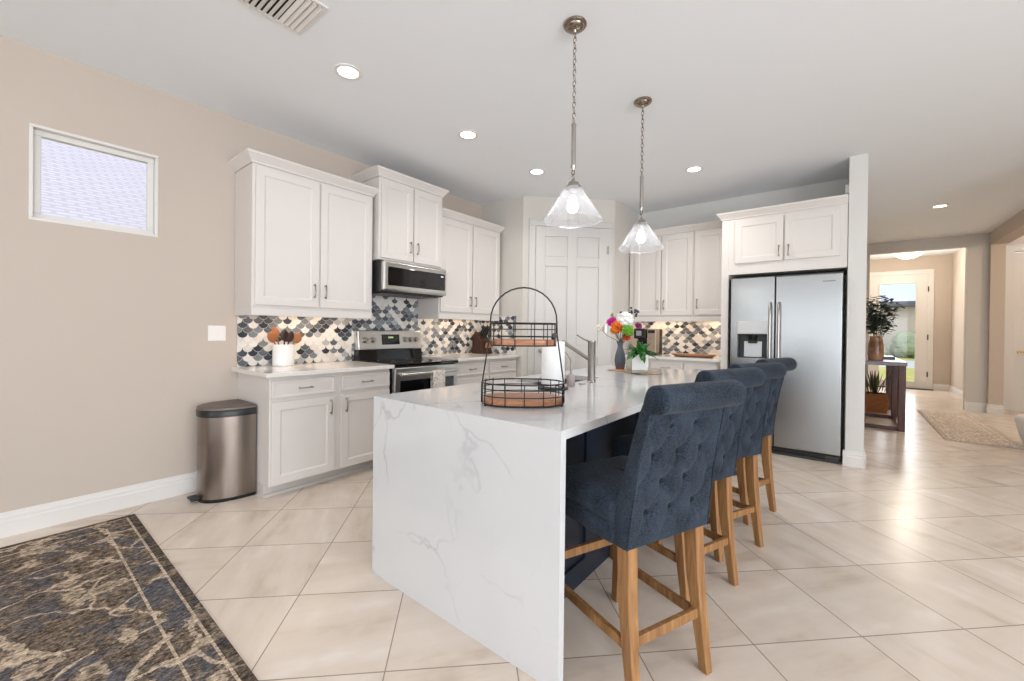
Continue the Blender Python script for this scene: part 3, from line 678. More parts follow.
m = MB(); a, b = (SX1-SX0)/2+.008, (SY1-SY0)/2+.008; zt_, zb_ = IZ-t_-.001, IZ-t_-.20
m.box(-a, a, -b, -b+.004, zb_, zt_); m.box(-a, a, b-.004, b, zb_, zt_); m.box(-a, -a+.004, -b+.004, b-.004, zb_, zt_); m.box(a-.004, a, -b+.004, b-.004, zb_, zt_); m.box(-a, a, -b, b, zb_-.004, zb_)
m.build('basin', plain('sink_steel', (150, 152, 154), .35, 1), sk)
m = MB(); m.cyl((0, 0, zb_), (0, 0, zb_+.004), .045); m.build('drain', M['dgrey'], sk)
# ------------------------------------------------------------------ bar stools
def lerp(a, b, t): return a+(b-a)*t
def poly_resample(P, n):
    P = [Vector((p[0], p[1])) for p in P]; d = [0]
    for a, b in zip(P, P[1:]): d.append(d[-1]+(b-a).length)
    out = []
    for k in range(n):
        s = d[-1]*k/(n-1); i = 0
        while i < len(d)-2 and d[i+1] < s: i += 1
        out.append(P[i].lerp(P[i+1], (s-d[i])/(d[i+1]-d[i])))
    return out
BX, BZ = .118, .20                 # tuft lattice: spacing across, and of equal rows
def lattice(y, z):
    a = y/BX+(z-.64)/BZ; b = y/BX-(z-.64)/BZ
    return a, b
def tuft(y, z, hw):
    a, b = lattice(y, z); da = a-round(a); db = b-round(b)
    py = BX*(da+db)/2; pz = BZ*(da-db)/2
    fade = min(1, max(0, (hw-abs(y))/.05))*min(1, max(0, (z-.545)/.05))*min(1, max(0, (.97-z)/.04))
    q = math.exp(-(py*py+pz*pz)/(2*.016**2)); cr = max(math.exp(-(da*.10)**2/(2*.0055**2)), math.exp(-(db*.10)**2/(2*.0055**2)))
    return fade*(.017*q+.0055*cr)
REAR = [(-.008, .532), (.002, .63), (.018, .75), (.038, .87), (.056, .94), (.060, .990)]
RC, RR = (.094, 1.040), .046
def back_profile():
    rear = poly_resample(REAR, 46)
    roll = [Vector((RC[0]+RR*math.cos(a), RC[1]+RR*math.sin(a))) for a in [R(-88+k*11) for k in range(24)]]
    front = [Vector(p) for p in ((.026, 1.0), (.004, .93), (-.026, .82), (-.056, .71), (-.076, .64), (-.082, .532))]
    front = [Vector((p.x, p.y)) for p in poly_resample([(roll[-1].x, roll[-1].y)]+[(p.x, p.y) for p in front], 16)][1:]
    return rear, roll, front
def stool_half_width(z): return lerp(.210, .195, min(1, max(0, (z-.53)/.5)))
def make_stool(label, x, y, rz):
    s = thing('bar_stool', label, 'bar stool', (x, y, 0), rz, None)
    rear, roll, front = back_profile(); prof = rear+roll+front; nr = len(rear)
    m = MB(); NY = 60; rings = []
    for j in range(NY+1):
        u = -1+2*j/NY; e = max(0, abs(u)-.955)/.045; ring = []
        for i, p in enumerate(prof):
            hw = stool_half_width(p.y)+(.006 if nr <= i < nr+len(roll) else 0); yy = u*hw
            d = tuft(yy, p.y, hw) if i < nr else 0
            x_ = p.x-d
            if e > 0:                                        # round the side edges over
                k = 1-.30*e*e; c = (-.045+.155*(p.y-.53)/.5*.9, p.y) if not (nr <= i < nr+len(roll)) else RC
                x_ = c[0]+(x_-c[0])*(k if not (nr <= i < nr+len(roll)) else 1-.22*e*e)
                zz = p.y if not (nr <= i < nr+len(roll)) else c[1]+(p.y-c[1])*(1-.22*e*e)
            else: zz = p.y
            ring.append(Vector((x_, yy, zz)))
        rings.append(ring)
    V = m.loft(rings, caps=True)
    back = m.build('backrest', M['denim'], s, smooth=55)
    # covered buttons
    bt = None
    for ia in range(-8, 9):
        for ib in range(-8, 9):
            yy = BX*(ia+ib)/2; zz = .64+BZ*(ia-ib)/2
            if .57 < zz < .955 and abs(yy) < stool_half_width(zz)-.035:
                rx = [q for q in rear if True]; q = min(rear, key=lambda p: abs(p.y-zz)); px = q.x-.013
                if bt is None:
                    b = MB(); b.lathe([(.001, .006), (.006, .005), (.0095, .0015), (.0095, -.004)][::-1], seg=12); bt = b.build('button', M['button'], back, smooth=60); o = bt
                else:
                    o = bt.copy(); COL.objects.link(o); o.parent = back
                o.location = (px, yy, zz); o.rotation_euler = (0, R(82), 0)
    for sg in (-1, 1):
        pts = [Vector((p.x-.001, sg*(stool_half_width(p.y)-.006), p.y)) for p in rear[::3]]
        MB().tube(pts, .004, 6).build('piping', M['button'], back, smooth=60)
    # seat cushion: domed, with a boxed band below
    m = MB(); rings = []; X0, X1, HY = -.455, -.055, .222
    def rr(x0, x1, hy, r, z, n=6):
        P = []
        for cx, cy, a0 in ((x1-r, hy-r, 0), (x0+r, hy-r, 90), (x0+r, -hy+r, 180), (x1-r, -hy+r, 270)):
            for k in range(n+1): a = R(a0+90*k/n); P.append(Vector((cx+r*math.cos(a), cy+r*math.sin(a), z)))
        return P
    for d, z in ((.012, .526), (.002, .534), (0, .594), (.006, .600), (0, .606), (-.003, .634), (.004, .659), (.020, .677), (.06, .689), (.12, .695), (.2, .697)):
        rings.append(rr(X0+d, X1-d*.4, max(.02, HY-d), .03, z))
    m.loft(rings); m.build('seat', M['denim'], s, smooth=50)
    def leg(pts, secs):
        m = MB(); rings = []
        for (px, py, pz), (a, b) in zip(pts, secs): rings.append([Vector((px+dx*a/2, py+dy*b/2, pz)) for dx, dy in ((-1, -1), (1, -1), (1, 1), (-1, 1))])
        m.loft(rings); return m.build('leg', M['honey'], s, bevel=.004)
    for sg in (-1, 1):
        leg([(.010, sg*.180, 0), (-.012, sg*.178, .16), (-.032, sg*.174, .33), (-.044, sg*.170, .535)], [(.034, .033), (.042, .038), (.050, .044), (.056, .046)])
        leg([(-.450, sg*.178, 0), (-.425, sg*.180, .535)], [(.034, .034), (.044, .044)])
    def bar(p, q, w_, h_): 
        p, q = Vector(p), Vector(q); t = (q-p).normalized(); n = Vector((0, 0, 1)).cross(t)*w_/2; v = Vector((0, 0, h_/2))
        m = MB(); m.loft([[c+n+v, c-n+v, c-n-v, c+n-v] for c in (p, q)]); return m.build('stretcher', M['honey'], s, bevel=.003)
    bar((-.020, -.165, .21), (-.020, .165, .21), .020, .036); bar((-.436, -.165, .30), (-.436, .165, .30), .020, .036)
    for sg in (-1, 1): bar((-.435, sg*.177, .195), (-.025, sg*.176, .195), .020, .034)
    return s
st = make_stool('blue grey tufted bar stool nearest the camera, with four legs in full view', -.458, 1.490, R(-22))
for lab, x, y, a in (('second blue grey tufted bar stool along the island, just behind the nearest one', -.484, 2.150, -21),
                     ('third blue grey tufted bar stool along the island, between the second and the farthest', -.452, 2.668, -24),
                     ('farthest blue grey tufted bar stool, its rolled top in front of the refrigerator', -.434, 3.275, -17)):
    c = copy_tree(st); c.location = (x, y, 0); c.rotation_euler = (0, 0, R(a)); c['label'] = lab
for o in COL.objects:
    if o.name.startswith('bar_stool'): o['group'] = 'bar stools along the island'

# ------------------------------------------------------------------ pendant lamps
def make_pendant(label, x, y):
    p = thing('pendant_lamp', label, 'pendant lamp', (x, y, 0), 0, 'pendant lamps over the island')
    m = MB(); m.lathe([(.062, ZC), (.064, ZC-.008), (.060, ZC-.014), (.050, ZC-.017), (.046, ZC-.026), (.030, ZC-.034), (.012, ZC-.038), (.006, ZC-.05)]); m.build('canopy', M['dnickel'], p, smooth=40)
    m = MB(); zt_, zb_ = ZC-.045, 2.385; n = 17; pitch = (zt_-zb_)/n
    for k in range(n):
        zc = zt_-pitch*(k+.5); pts = []
        for q in range(12):
            a = 2*math.pi*q/12; u, v = .0085*math.cos(a), (pitch*.62)*math.sin(a)
            pts.append((u, 0, zc+v) if k % 2 else (0, u, zc+v))
        m.tube(pts, .0024, 5, closed=True)
    m.build('chain', M['dnickel'], p, smooth=60)
    m = MB(); m.cyl((0, 0, 2.150), (0, 0, 2.385), .0125, .0125, 14); m.cyl((0, 0, 2.375), (0, 0, 2.39), .015, .008, 14); m.cyl((0, 0, 2.13), (0, 0, 2.155), .008, .015, 14); m.build('rod', M['nickel'], p, smooth=40)
    m = MB(); m.tube([(.0085*math.cos(a), 0, 2.118+.016*math.sin(a)) for a in [2*math.pi*q/12 for q in range(12)]], .003, 6, closed=True); m.tube([(0, .0085*math.cos(a), 2.094+.016*math.sin(a)) for a in [2*math.pi*q/12 for q in range(12)]], .003, 6, closed=True)
    m.build('loop', M['dnickel'], p, smooth=60)
    m = MB(); m.lathe([(.004, 2.09), (.010, 2.082), (.012, 2.070), (.030, 2.062), (.032, 2.052), (.046, 2.040), (.047, 2.033), (.02, 2.028), (.02, 1.99)]); m.build('socket_cap', M['nickel'], p, smooth=40)
    m = MB(); prof = [(.044, 2.036), (.050, 2.028), (.150, 1.872), (.158, 1.862), (.158, 1.852), (.153, 1.852), (.152, 1.860), (.147, 1.870), (.047, 2.024), (.041, 2.032)]
    m.lathe(prof, seg=48, caps=False); m.build('glass_shade', M['shade'], p, smooth=40)
    m = MB(); m.lathe([(.012, 1.992), (.017, 1.975), (.029, 1.945), (.030, 1.925), (.022, 1.905), (.004, 1.897)], seg=20); b = m.build('bulb', M['bulb'], p, smooth=60)
    l = bpy.data.lights.new('pendant_bulb', 'POINT'); l.energy = 1.5; l.shadow_soft_size = .03; l.color = (1, .95, .88)
    lo = bpy.data.objects.new('pendant_bulb', l); COL.objects.link(lo); lo.parent = p; lo.location = (0, 0, 1.88)
    return p
make_pendant('nearer glass cone pendant lamp on a chain, over the wire basket end of the island', -1.165, 1.992)
make_pendant('farther glass cone pendant lamp on a chain, hanging in front of the wall cabinets', -1.160, 2.963)

# ------------------------------------------------------------------ recessed lights, dome light, air vent, switch
def downlight(label, x, y, energy=9, z=ZC):
    d = thing('recessed_light', label, 'ceiling light', (x, y, 0), 0, 'recessed ceiling lights')
    m = MB(); m.loft([[Vector((r*math.cos(2*math.pi*k/36), r*math.sin(2*math.pi*k/36), zz)) for k in range(36)] for r, zz in ((.088, z), (.086, z-.006), (.066, z-.007), (.062, z-.003))], caps=False); m.build('trim_ring', M['trimw'], d, smooth=40)
    m = MB(); m.lathe([(.062, z-.001), (.062, z-.004), (.02, z-.0055)], seg=36); m.build('lens', M['led'], d)
    l = bpy.data.lights.new('led', 'SPOT'); l.energy = energy; l.spot_size = R(150); l.spot_blend = .8; l.shadow_soft_size = .05; l.color = (1, .965, .92)
    lo = bpy.data.objects.new('led', l); COL.objects.link(lo); lo.parent = d; lo.location = (0, 0, z-.03)
EN = 16
downlight('round recessed ceiling light nearest the air vent, first of the left row', -2.545, 1.451, EN*.7)
downlight('round recessed ceiling light in front of the cabinet over the microwave', -2.538, 2.557, EN)
downlight('round recessed ceiling light near the pantry door, farthest of the left row', -2.543, 3.598, EN*1.5)
downlight('round recessed ceiling light in front of the cabinets at the back wall', -1.220, 4.519, EN*2.3)
downlight('round recessed ceiling light in the hallway beyond the refrigerator', .952, 7.727, EN*1.6)
dl = thing('dome_light', 'lit glass dome ceiling light in the entry near the front door', 'ceiling light', (1.02, 12.0, 0))
m = MB(); m.lathe([(.20, 3.05), (.205, 3.035), (.19, 3.02)], seg=32); m.build('base_plate', M['nickel'], dl, smooth=40)
m = MB(); m.lathe([(.20, 3.022), (.235, 2.98), (.20, 2.91), (.12, 2.86), (.02, 2.845)], seg=32); m.build('glass_dome', M['dome'], dl, smooth=60)
m = MB(); m.lathe([(.012, 2.848), (.014, 2.838), (.004, 2.825)], seg=12); m.build('finial', M['nickel'], dl, smooth=60)
l = bpy.data.lights.new('dome_lamp', 'POINT'); l.energy = 38; l.color = (1, .90, .74); l.shadow_soft_size = .12
lo = bpy.data.objects.new('dome_lamp', l); COL.objects.link(lo); lo.parent = dl; lo.location = (0, 0, 2.74)
rl = thing('side_room_light', 'warm ceiling light of the side room beyond the hallway opening', 'ceiling light', (3.2, 8.6, 0))
m = MB(); m.lathe([(.16, ZC), (.165, ZC-.03), (.12, ZC-.08), (.02, ZC-.1)]); m.build('glass_dome', M['dome'], rl, smooth=60)
l = bpy.data.lights.new('side_room_lamp', 'POINT'); l.energy = 45; l.color = (1, .76, .5); l.shadow_soft_size = .12
lo = bpy.data.objects.new('side_room_lamp', l); COL.objects.link(lo); lo.parent = rl; lo.location = (0, 0, ZC-.2)
vt = thing('air_vent', 'white louvred air vent in the ceiling at the top edge', 'vent', (-2.28, .935, 0))
m = MB(); a = .16
m.box(-a, a, -a, -a+.02, ZC-.008, ZC); m.box(-a, a, a-.02, a, ZC-.008, ZC); m.box(-a, -a+.02, -a+.02, a-.02, ZC-.008, ZC); m.box(a-.02, a, -a+.02, a-.02, ZC-.008, ZC); m.build('frame', M['trimw'], vt, bevel=.002)
MB().box(-a+.012, a-.012, -a+.012, a-.012, ZC-.001, ZC-.0002).build('duct_shade_sheet', M['black'], vt)  # flat black sheet painting the shade of the duct behind the louvres
for k in range(10):
    y = -.128+k*.0285; tilt = 1 if y > .02 else -1
    m = MB(); m.extrude_along([(y-.011, ZC-.004-.007*(tilt < 0)), (y+.011, ZC-.004-.007*(tilt > 0)), (y+.011, ZC-.0055-.007*(tilt > 0)), (y-.011, ZC-.0055-.007*(tilt < 0))], 'x', -a+.02, a-.02)
    m.build('louvre', M['trimw'], vt)
sw = thing('light_switch', 'white double rocker light switch on the wall left of the cabinets', 'switch', (XW, 1.098, 1.20), R(90))
MB().box(-.060, .060, -.006, 0, -.060, .060).build('switch_plate', M['plate'], sw, bevel=.003)
for x in (-.028, .028):
    m = MB(); m.extrude_along([(-.006, -.034), (-.011, -.034), (-.007, .034), (-.006, .034)], 'x', x-.017, x+.017); m.build('rocker', M['plate'], sw)
m = MB(); m.box(-.028, .0, -.05, .05, 0, .09); tag(m.build('sensor_box', M['plate'], bevel=.004, loc=(.0225, 5.20, 2.60)), 'small white box on the wall end above the refrigerator surround', 'sensor')

# ------------------------------------------------------------------ waste bin
bn = thing('waste_bin', 'half round stainless steel pedal bin beside the base cabinet', 'bin', (-3.592, 1.232, 0))
def dshape(a, b, z, off=0, n=28):
    P = [Vector((-a-off, off*.0, z))]
    for k in range(n+1):
        t = math.pi+math.pi*k/n; c, s_ = math.cos(t), math.sin(t); e = 2/2.5
        P.append(Vector(((a+off)*math.copysign(abs(c)**e, c), -.03+(b-.03+off)*math.copysign(abs(s_)**e, s_), z)))
    P.append(Vector((a+off, 0, z))); return P
m = MB(); m.loft([dshape(.182, .310, z, o) for z, o in ((.0, .004), (.018, .006), (.022, .002))]); m.build('base_ring', M['black'], bn, smooth=40)
m = MB(); m.loft([dshape(.182, .310, z) for z in (.020, .2, .4, .615)]); m.build('body', M['steelv'], bn, smooth=40)
m = MB(); m.loft([dshape(.182, .310, z, o) for z, o in ((.605, .006), (.648, .008), (.654, .004))]); m.build('rim', M['black'], bn, smooth=40)
m = MB(); m.loft([dshape(.182, .310, z, o) for z, o in ((.653, .004), (.668, .002), (.674, -.008), (.675, -.05))]); m.build('lid', M['lidgrey'], bn, smooth=40)
m = MB(); m.box(-.05, .05, -.365, -.28, .018, .036); m.build('pedal', M['black'], bn, bevel=.008, seg=3)

# ------------------------------------------------------------------ rugs
rw, rh = 2.75, 2.45
m = MB(); m.box(0, rw, 0, rh, 0, .009)
rgm = rug_mat('oriental_rug', rw, rh, (70, 62, 56), (150, 134, 118), (206, 188, 166), (84, 92, 106), (.045, .155))
tag(m.build('area_rug', rgm, bevel=.003, loc=(-3.632, .588-rh, .0005)), 'dark oriental rug with pale vines in the left foreground', 'rug')
m = MB(); m.box(0, .63, 0, 2.5, 0, .008)
tag(m.build('hall_rug', rug_mat('faded_hall_rug', 0.63, 2.5, (204, 188, 174), (228, 214, 201), (240, 231, 220), (206, 196, 190), (.06, .13), 1.3), bevel=.003, loc=(.955, 7.13, .0005)), 'faded beige patterned rug on the hallway floor', 'rug')

# ------------------------------------------------------------------ things on the island
zi = IZ
bk = thing('tiered_basket', 'two tier dark wire basket with wooden bottoms and a tall arched handle', 'basket', (-1.172, 1.565, zi), R(40))
def oval(a, b, z, n=40, ex=2.4):
    P = []
    for k in range(n):
        t = 2*math.pi*k/n; c, s_ = math.cos(t), math.sin(t); P.append(Vector((a*math.copysign(abs(c)**(2/ex), c), b*math.copysign(abs(s_)**(2/ex), s_), z)))
    return P
def tier(z0, h, a, b, nu, nameb):
    m = MB(); m.loft([oval(a-.006, b-.006, z0+.004), oval(a-.004, b-.004, z0+.008), oval(a-.004, b-.004, z0+.026), oval(a-.008, b-.008, z0+.030)]); m.build('wooden_bottom', M['tray'], bk, smooth=40)
    m = MB()
    for zz, r in ((z0+.003, .0028), (z0+h*.42, .0022), (z0+h*.74, .0022), (z0+h, .0034)): m.tube(oval(a, b, zz), r, 6, closed=True)
    P = oval(a, b, 0, nu)
    for p in P: m.cyl((p.x, p.y, z0+.003), (p.x, p.y, z0+h), .0022, None, 6)
    m.build('wire_tier', M['wire'], bk, smooth=60)
tier(.004, .098, .190, .128, 16, 'lower'); tier(.272, .105, .153, .104, 14, 'upper')
m = MB(); pts = [(-.194, 0, .006), (-.193, 0, .09), (-.158, 0, .33)]
for k in range(0, 17): t = math.pi-math.pi*k/16; pts.append((.156*math.cos(t), 0, .390+.156*math.sin(t)))
pts += [(.158, 0, .33), (.193, 0, .09), (.194, 0, .006)]
m.tube(pts, .0036, 8); m.build('handle', M['wire'], bk, smooth=60)
for sx in (-1, 1):
    m = MB(); m.cyl((sx*.174, -.07, 0), (sx*.174, -.07, .008), .006, None, 8); m.cyl((sx*.174, .07, 0), (sx*.174, .07, .008), .006, None, 8); m.build('foot', M['wire'], bk)
m = MB(); m.cyl((.135, -.094, .325), (.135, -.108, .325), .012, None, 12); m.build('clip', M['black'], bk)

ph = thing('paper_towel_holder', 'black paper towel holder base and rod on the island behind the wire basket', 'paper towel holder', (-1.340, 2.085, zi))
m = MB(); m.lathe([(.088, 0), (.09, .004), (.088, .012), (.02, .016)], seg=32); m.build('base', M['black'], ph, smooth=40)
m = MB(); m.cyl((0, 0, .012), (0, 0, .30), .006); m.sphere((0, 0, .305), .012); m.build('rod', M['black'], ph, smooth=60)
m = MB(); m.loft([[Vector((r*math.cos(2*math.pi*k/36), r*math.sin(2*math.pi*k/36), z)) for k in range(36)] for r, z in ((.02, .0), (.066, .0), (.068, .003), (.068, .262), (.066, .265), (.02, .265))], closed=True); tag(m.build('paper_towel_roll', M['paper'], smooth=40, loc=(-1.340, 2.085, zi+.0165)), 'white paper towel roll standing on the island', 'paper towel')

fc = thing('faucet', 'brushed steel pillar faucet with a slanted spout beside the island sink', 'faucet', (-1.330, 2.55, zi))
m = MB(); m.lathe([(.030, 0), (.031, .004), (.026, .008), (.026, .262), (.027, .264), (.027, .280), (.024, .283)], seg=28); m.build('body', M['nickel'], fc, smooth=40)
m = MB(); m.cyl((-.02, 0, .155), (-.225, 0, .262), .0125, .0125, 16); m.cyl((-.195, 0, .246), (-.232, 0, .266), .015, .015, 16); m.build('spout', M['nickel'], fc, smooth=40)
m = MB(); m.tube([(-.015, 0, .272), (-.07, 0, .292), (-.115, 0, .318)], [.006, .005, .004], 10); m.build('lever', M['nickel'], fc, smooth=60)
sdp = thing('soap_dispenser', 'small clear soap dispenser with a steel pump in front of the faucet', 'soap dispenser', (-1.322, 2.262, zi))
m = MB(); m.lathe([(.024, 0), (.026, .004), (.026, .062), (.020, .072), (.011, .078)], seg=20); m.build('bottle', plain('pinkish_soap_bottle', (176, 160, 160), .15, var=.15, scale=20), sdp, smooth=40)
m = MB(); m.cyl((0, 0, .078), (0, 0, .165), .007, .006, 12); m.tube([(0, 0, .160), (-.02, 0, .19), (-.062, 0, .232)], .0045, 8); m.build('pump', M['nickel'], sdp, smooth=60)
m = MB(); m.lathe([(.022, 0), (.022, .005), (.018, .008)], seg=20); tag(m.build('air_switch', M['nickel'], smooth=40, loc=(-1.318, 2.40, zi)), 'flat round steel button between the soap dispenser and the faucet', 'air switch')

m = MB(); m.box(-.22, .22, -.09, .09, 0, .009); tag(m.build('serving_board', M['pale_board'], bevel=.004, loc=(-1.385, 3.42, zi), rot=(0, 0, R(-20))), 'thin wooden board under the flower vase on the island', 'board')
zb = zi+.0095
VX, VY = -1.552, 3.515
vs = thing('flower_vase', 'ribbed slate blue vase with a terracotta foot holding bright flowers', 'vase', (VX, VY, zb))
m = MB(); rings = []
for r, z in ((.038, .022), (.045, .05), (.047, .085), (.040, .13), (.026, .18), (.021, .205), (.026, .232), (.034, .250)):
    rings.append([Vector((r*(1+.045*math.cos(14*2*math.pi*k/84))*math.cos(2*math.pi*k/84), r*(1+.045*math.cos(14*2*math.pi*k/84))*math.sin(2*math.pi*k/84), z)) for k in range(84)])
inner = [[Vector((p.x*.82, p.y*.82, p.z)) for p in rg_] for rg_ in rings[::-1][:4]]
m.loft(rings+inner); m.build('body', plain('slate_blue_glaze', (92, 98, 112), .3, var=.08, scale=20), vs, smooth=60)
m = MB(); m.lathe([(.036, 0), (.038, .003), (.039, .022)], seg=32); m.build('foot', plain('terracotta', (150, 92, 70), .8), vs, smooth=40)
def flower(kind, label, dx, dy, z, r, rgb, name='flower'):
    base_ = Vector((VX+dx*.03, VY+dy*.03, zb+.11)); top = Vector((VX+dx, VY+dy, z)); rel = top-base_
    f = thing(name, label, 'flower', base_, 0, 'flowers in the slate vase')
    mid = Vector((dx*.10/.1*.06, dy*.06, .145)); mid = Vector((rel.x*.12, rel.y*.12, .145))
    MB().tube([(0, 0, 0), mid, rel*.65+Vector((0, 0, .02)), rel], .0028, 6).build('stem', M['stem'], f, smooth=60)
    rnd = random.Random(label); m = MB()
    mt = plain('bloom_'+str(rnd.randint(0, 9999)), rgb, .8, var=.18, scale=60)
    n = (rel+Vector((.25, -.35, .1))).normalized()
    u = n.orthogonal().normalized(); v = n.cross(u)
    def petal(c, d, L, wd, cup):
        side = n.cross(d).normalized(); P = []
        for s_, wv, h in ((0, .25, 0), (.35, .9, .15), (.7, 1, .5), (1, .45, 1)):
            for q in (-1, 0, 1): P.append(c+d*(L*s_)+side*(q*wd*wv/2)+n*(cup*h+(.0 if q else -.004)))
        vv = [m.bm.verts.new(p) for p in P]
        for i in range(3):
            for q in range(2): m.face([vv[i*3+q], vv[i*3+q+1], vv[i*3+q+4], vv[i*3+q+3]])
    if kind == 'ball':
        for k in range(60):
            d = Vector((rnd.gauss(0, 1), rnd.gauss(0, 1), rnd.gauss(0, 1)))
            if d.length < .01: continue
            d.normalize(); m.sphere(rel+d*r*.8*Vector((1, 1, .85)).x, r*.30, u=7, v=5, sc=(1, 1, .8))
        m.sphere(rel, r*.82)
    elif kind == 'spike':
        for k in range(14): m.sphere(rel+Vector((rnd.uniform(-1, 1)*r*.5, rnd.uniform(-1, 1)*r*.5, rnd.uniform(-1, 1)*r)), r*.32, u=7, v=5)
    else:
        for layer, (cnt, L, cup) in enumerate(((11, 1.0, .25), (9, .8, .5), (7, .55, .8))):
            for k in range(cnt):
                a = 2*math.pi*(k+.5*layer)/cnt+rnd.uniform(-.1, .1); d = u*math.cos(a)+v*math.sin(a)
                petal(rel+n*(.004*layer), d, r*L, r*.62*L, r*cup)
    b = m.build('bloom', mt, f, smooth=70)
    if kind == 'petals':
        b.modifiers.new('s', 'SOLIDIFY').thickness = .002
        m2 = MB(); m2.sphere(rel+n*r*.15, r*.24, u=8, v=6); m2.build('flower_centre', plain('centre_'+str(rnd.randint(0, 9999)), tuple(int(c_*.8) for c_ in rgb), .9), f, smooth=70)
    return f
def PX(px, py, dy=0.0):
    return (px-620.5)*.0091+.035-.0, 1.371-(py-318)*.0089
for kind, px, py, dy, r, rgb, lab in (
    ('ball', 628.5, 318.5, -.02, .058, (246, 243, 236), 'big white hydrangea bloom at the right of the bouquet'),
    ('ball', 622.5, 318, .03, .046, (240, 234, 222), 'cream white bloom behind the orange flower at the top of the bouquet'),
    ('petals', 611.5, 322, -.02, .046, (206, 36, 160), 'magenta flower at the left of the bouquet'),
    ('petals', 619, 326, -.06, .052, (240, 132, 40), 'large orange flower in the middle of the bouquet'),
    ('petals', 614, 330, -.03, .036, (246, 172, 96), 'peach flower below the magenta one in the bouquet'),
    ('petals', 627, 336, -.05, .030, (206, 88, 42), 'small rust orange flower low in the bouquet above the pot'),
    ('ball', 630, 329, -.08, .040, (104, 160, 48), 'round lime green bloom under the white hydrangea'),
    ('petals', 636.5, 325, .0, .026, (150, 50, 110), 'small plum flower at the right edge of the bouquet'),
    ('spike', 627, 310.5, .03, .028, (72, 66, 76), 'dark seed head standing highest in the bouquet'),
    ('spike', 634, 312, .02, .026, (76, 70, 78), 'dark seed head at the upper right of the bouquet'),
    ('spike', 618, 313.5, .03, .026, (80, 74, 80), 'dark seed head at the upper left of the bouquet'),
    ('spike', 609, 315.5, .02, .026, (150, 176, 96), 'pale green bud above the magenta flower'),
    ('ball', 601, 326.5, .0, .030, (236, 230, 214), 'cream bloom leaning out to the far left on a long stem')):
    dx, z = PX(px, py); flower(kind, lab, dx-(.055 if kind == 'ball' and r > .042 or px < 605 else .018), dy, z-.012, r*1.22, rgb)
# pale glass bottle between the vase and the pot
bt = thing('glass_bottle', 'pale green glass bottle between the slate vase and the white pot', 'bottle', (-1.435, 3.47, zb))
m = MB(); m.lathe([(.034, 0), (.036, .006), (.036, .10), (.028, .125), (.013, .145), (.012, .185)], seg=20); m.build('bottle_body', plain('pale_green_bottle', (196, 200, 180), .12, var=.06), bt, smooth=40)
m = MB(); m.lathe([(.014, .183), (.015, .186), (.014, .205)], seg=14); m.build('stopper', M['dgrey'], bt, smooth=40)
# potted plant
pp = thing('potted_plant', 'green leafy plant in a square white pot on the island', 'plant', (-1.305, 3.33, zb), R(28))
m = MB(); 
def sq(a, z): return [Vector((x*a, y*a, z)) for x, y in ((-1, -1), (1, -1), (1, 1), (-1, 1))]
m.loft([sq(.060, .022), sq(.064, .15), sq(.056, .15), sq(.056, .135)]); m.build('pot', M['white_c'], pp, bevel=.006, seg=3)
m = MB(); m.loft([sq(.066, 0), sq(.066, .021)]); m.build('saucer', plain('stone_saucer', (176, 168, 154), .7), pp, bevel=.003)
MB().box(-.055, .055, -.055, .055, .128, .137).build('soil', M['soil'], pp)
def leaf_mesh(m, base_, d, L, wd, droop, rnd):
    d = d.normalized(); up = Vector((0, 0, 1)); side = d.cross(up)
    side = side.normalized() if side.length > 1e-4 else Vector((1, 0, 0)); nrm = side.cross(d).normalized(); rows = []
    for s_, wv in ((0, .08), (.2, .6), (.45, 1), (.7, .8), (.9, .35), (1, .03)):
        c = base_+d*(L*s_)-up*(droop*L*s_*s_)
        rows.append([m.bm.verts.new(c-side*wd*wv/2+nrm*wd*.12*wv), m.bm.verts.new(c), m.bm.verts.new(c+side*wd*wv/2+nrm*wd*.12*wv)])
    for a, b in zip(rows, rows[1:]):
        for q in range(2): m.face([a[q], a[q+1], b[q+1], b[q]])
rnd = random.Random(3); m = MB()
for k in range(80):
    a = rnd.uniform(0, 2*math.pi); el = rnd.uniform(.1, 1.45); d = Vector((math.cos(a)*math.cos(el), math.sin(a)*math.cos(el), math.sin(el)))
    L = rnd.uniform(.06, .125); leaf_mesh(m, Vector((rnd.uniform(-.03, .03), rnd.uniform(-.03, .03), .14)) + d*rnd.uniform(0, .05), d, L, L*.42, rnd.uniform(.1, .9), rnd)
fo = m.build('foliage', M['leaf'], pp, smooth=70); fo.modifiers.new('s', 'SOLIDIFY').thickness = .0015

# ------------------------------------------------------------------ things on the other counters
zc_ = .927
ck_ = thing('utensil_crock', 'white crock of wooden spoons on the left counter', 'crock', (-3.705, 1.545, zc_+.0005))
m = MB(); m.lathe([(.078, 0), (.082, .004), (.082, .178), (.080, .181), (.074, .178), (.074, .012)], seg=32); m.build('crock_body', M['white_c'], ck_, smooth=40)
def spoon(label, tx, ty, L, mat, kind, wide):
    b0 = Vector((-3.705-tx*.03, 1.545-ty*.03, zc_+.018)); d = Vector((tx, ty, 1)).normalized()
    s = thing('wooden_spoon' if mat != 'black' else 'spatula', label, 'utensil', b0, 0, 'utensils in the white crock')
    mt = M['orange_wood'] if mat == 'o' else M['dwood'] if mat == 'd' else M['black']
    MB().tube([(0, 0, 0), d*(L*.6), d*L], [.006, .0055, .007], 8).build('shaft', mt, s, smooth=60)
    m = MB(); n = Vector((1, 0, .2)).normalized(); sd_ = d.cross(n).normalized(); n = sd_.cross(d)
    rings = []
    for k in range(9):
        t = k/8; w = wide*math.sin(math.pi*min(.97, t*.88+.10))**.7; c = d*(L-.01+t*.095)
        rings.append([c+sd_*w*math.cos(a)+n*(.006*math.sin(a)) for a in [2*math.pi*q/12 for q in range(12)]])
    m.loft(rings); m.build('bowl', mt, s, smooth=60)
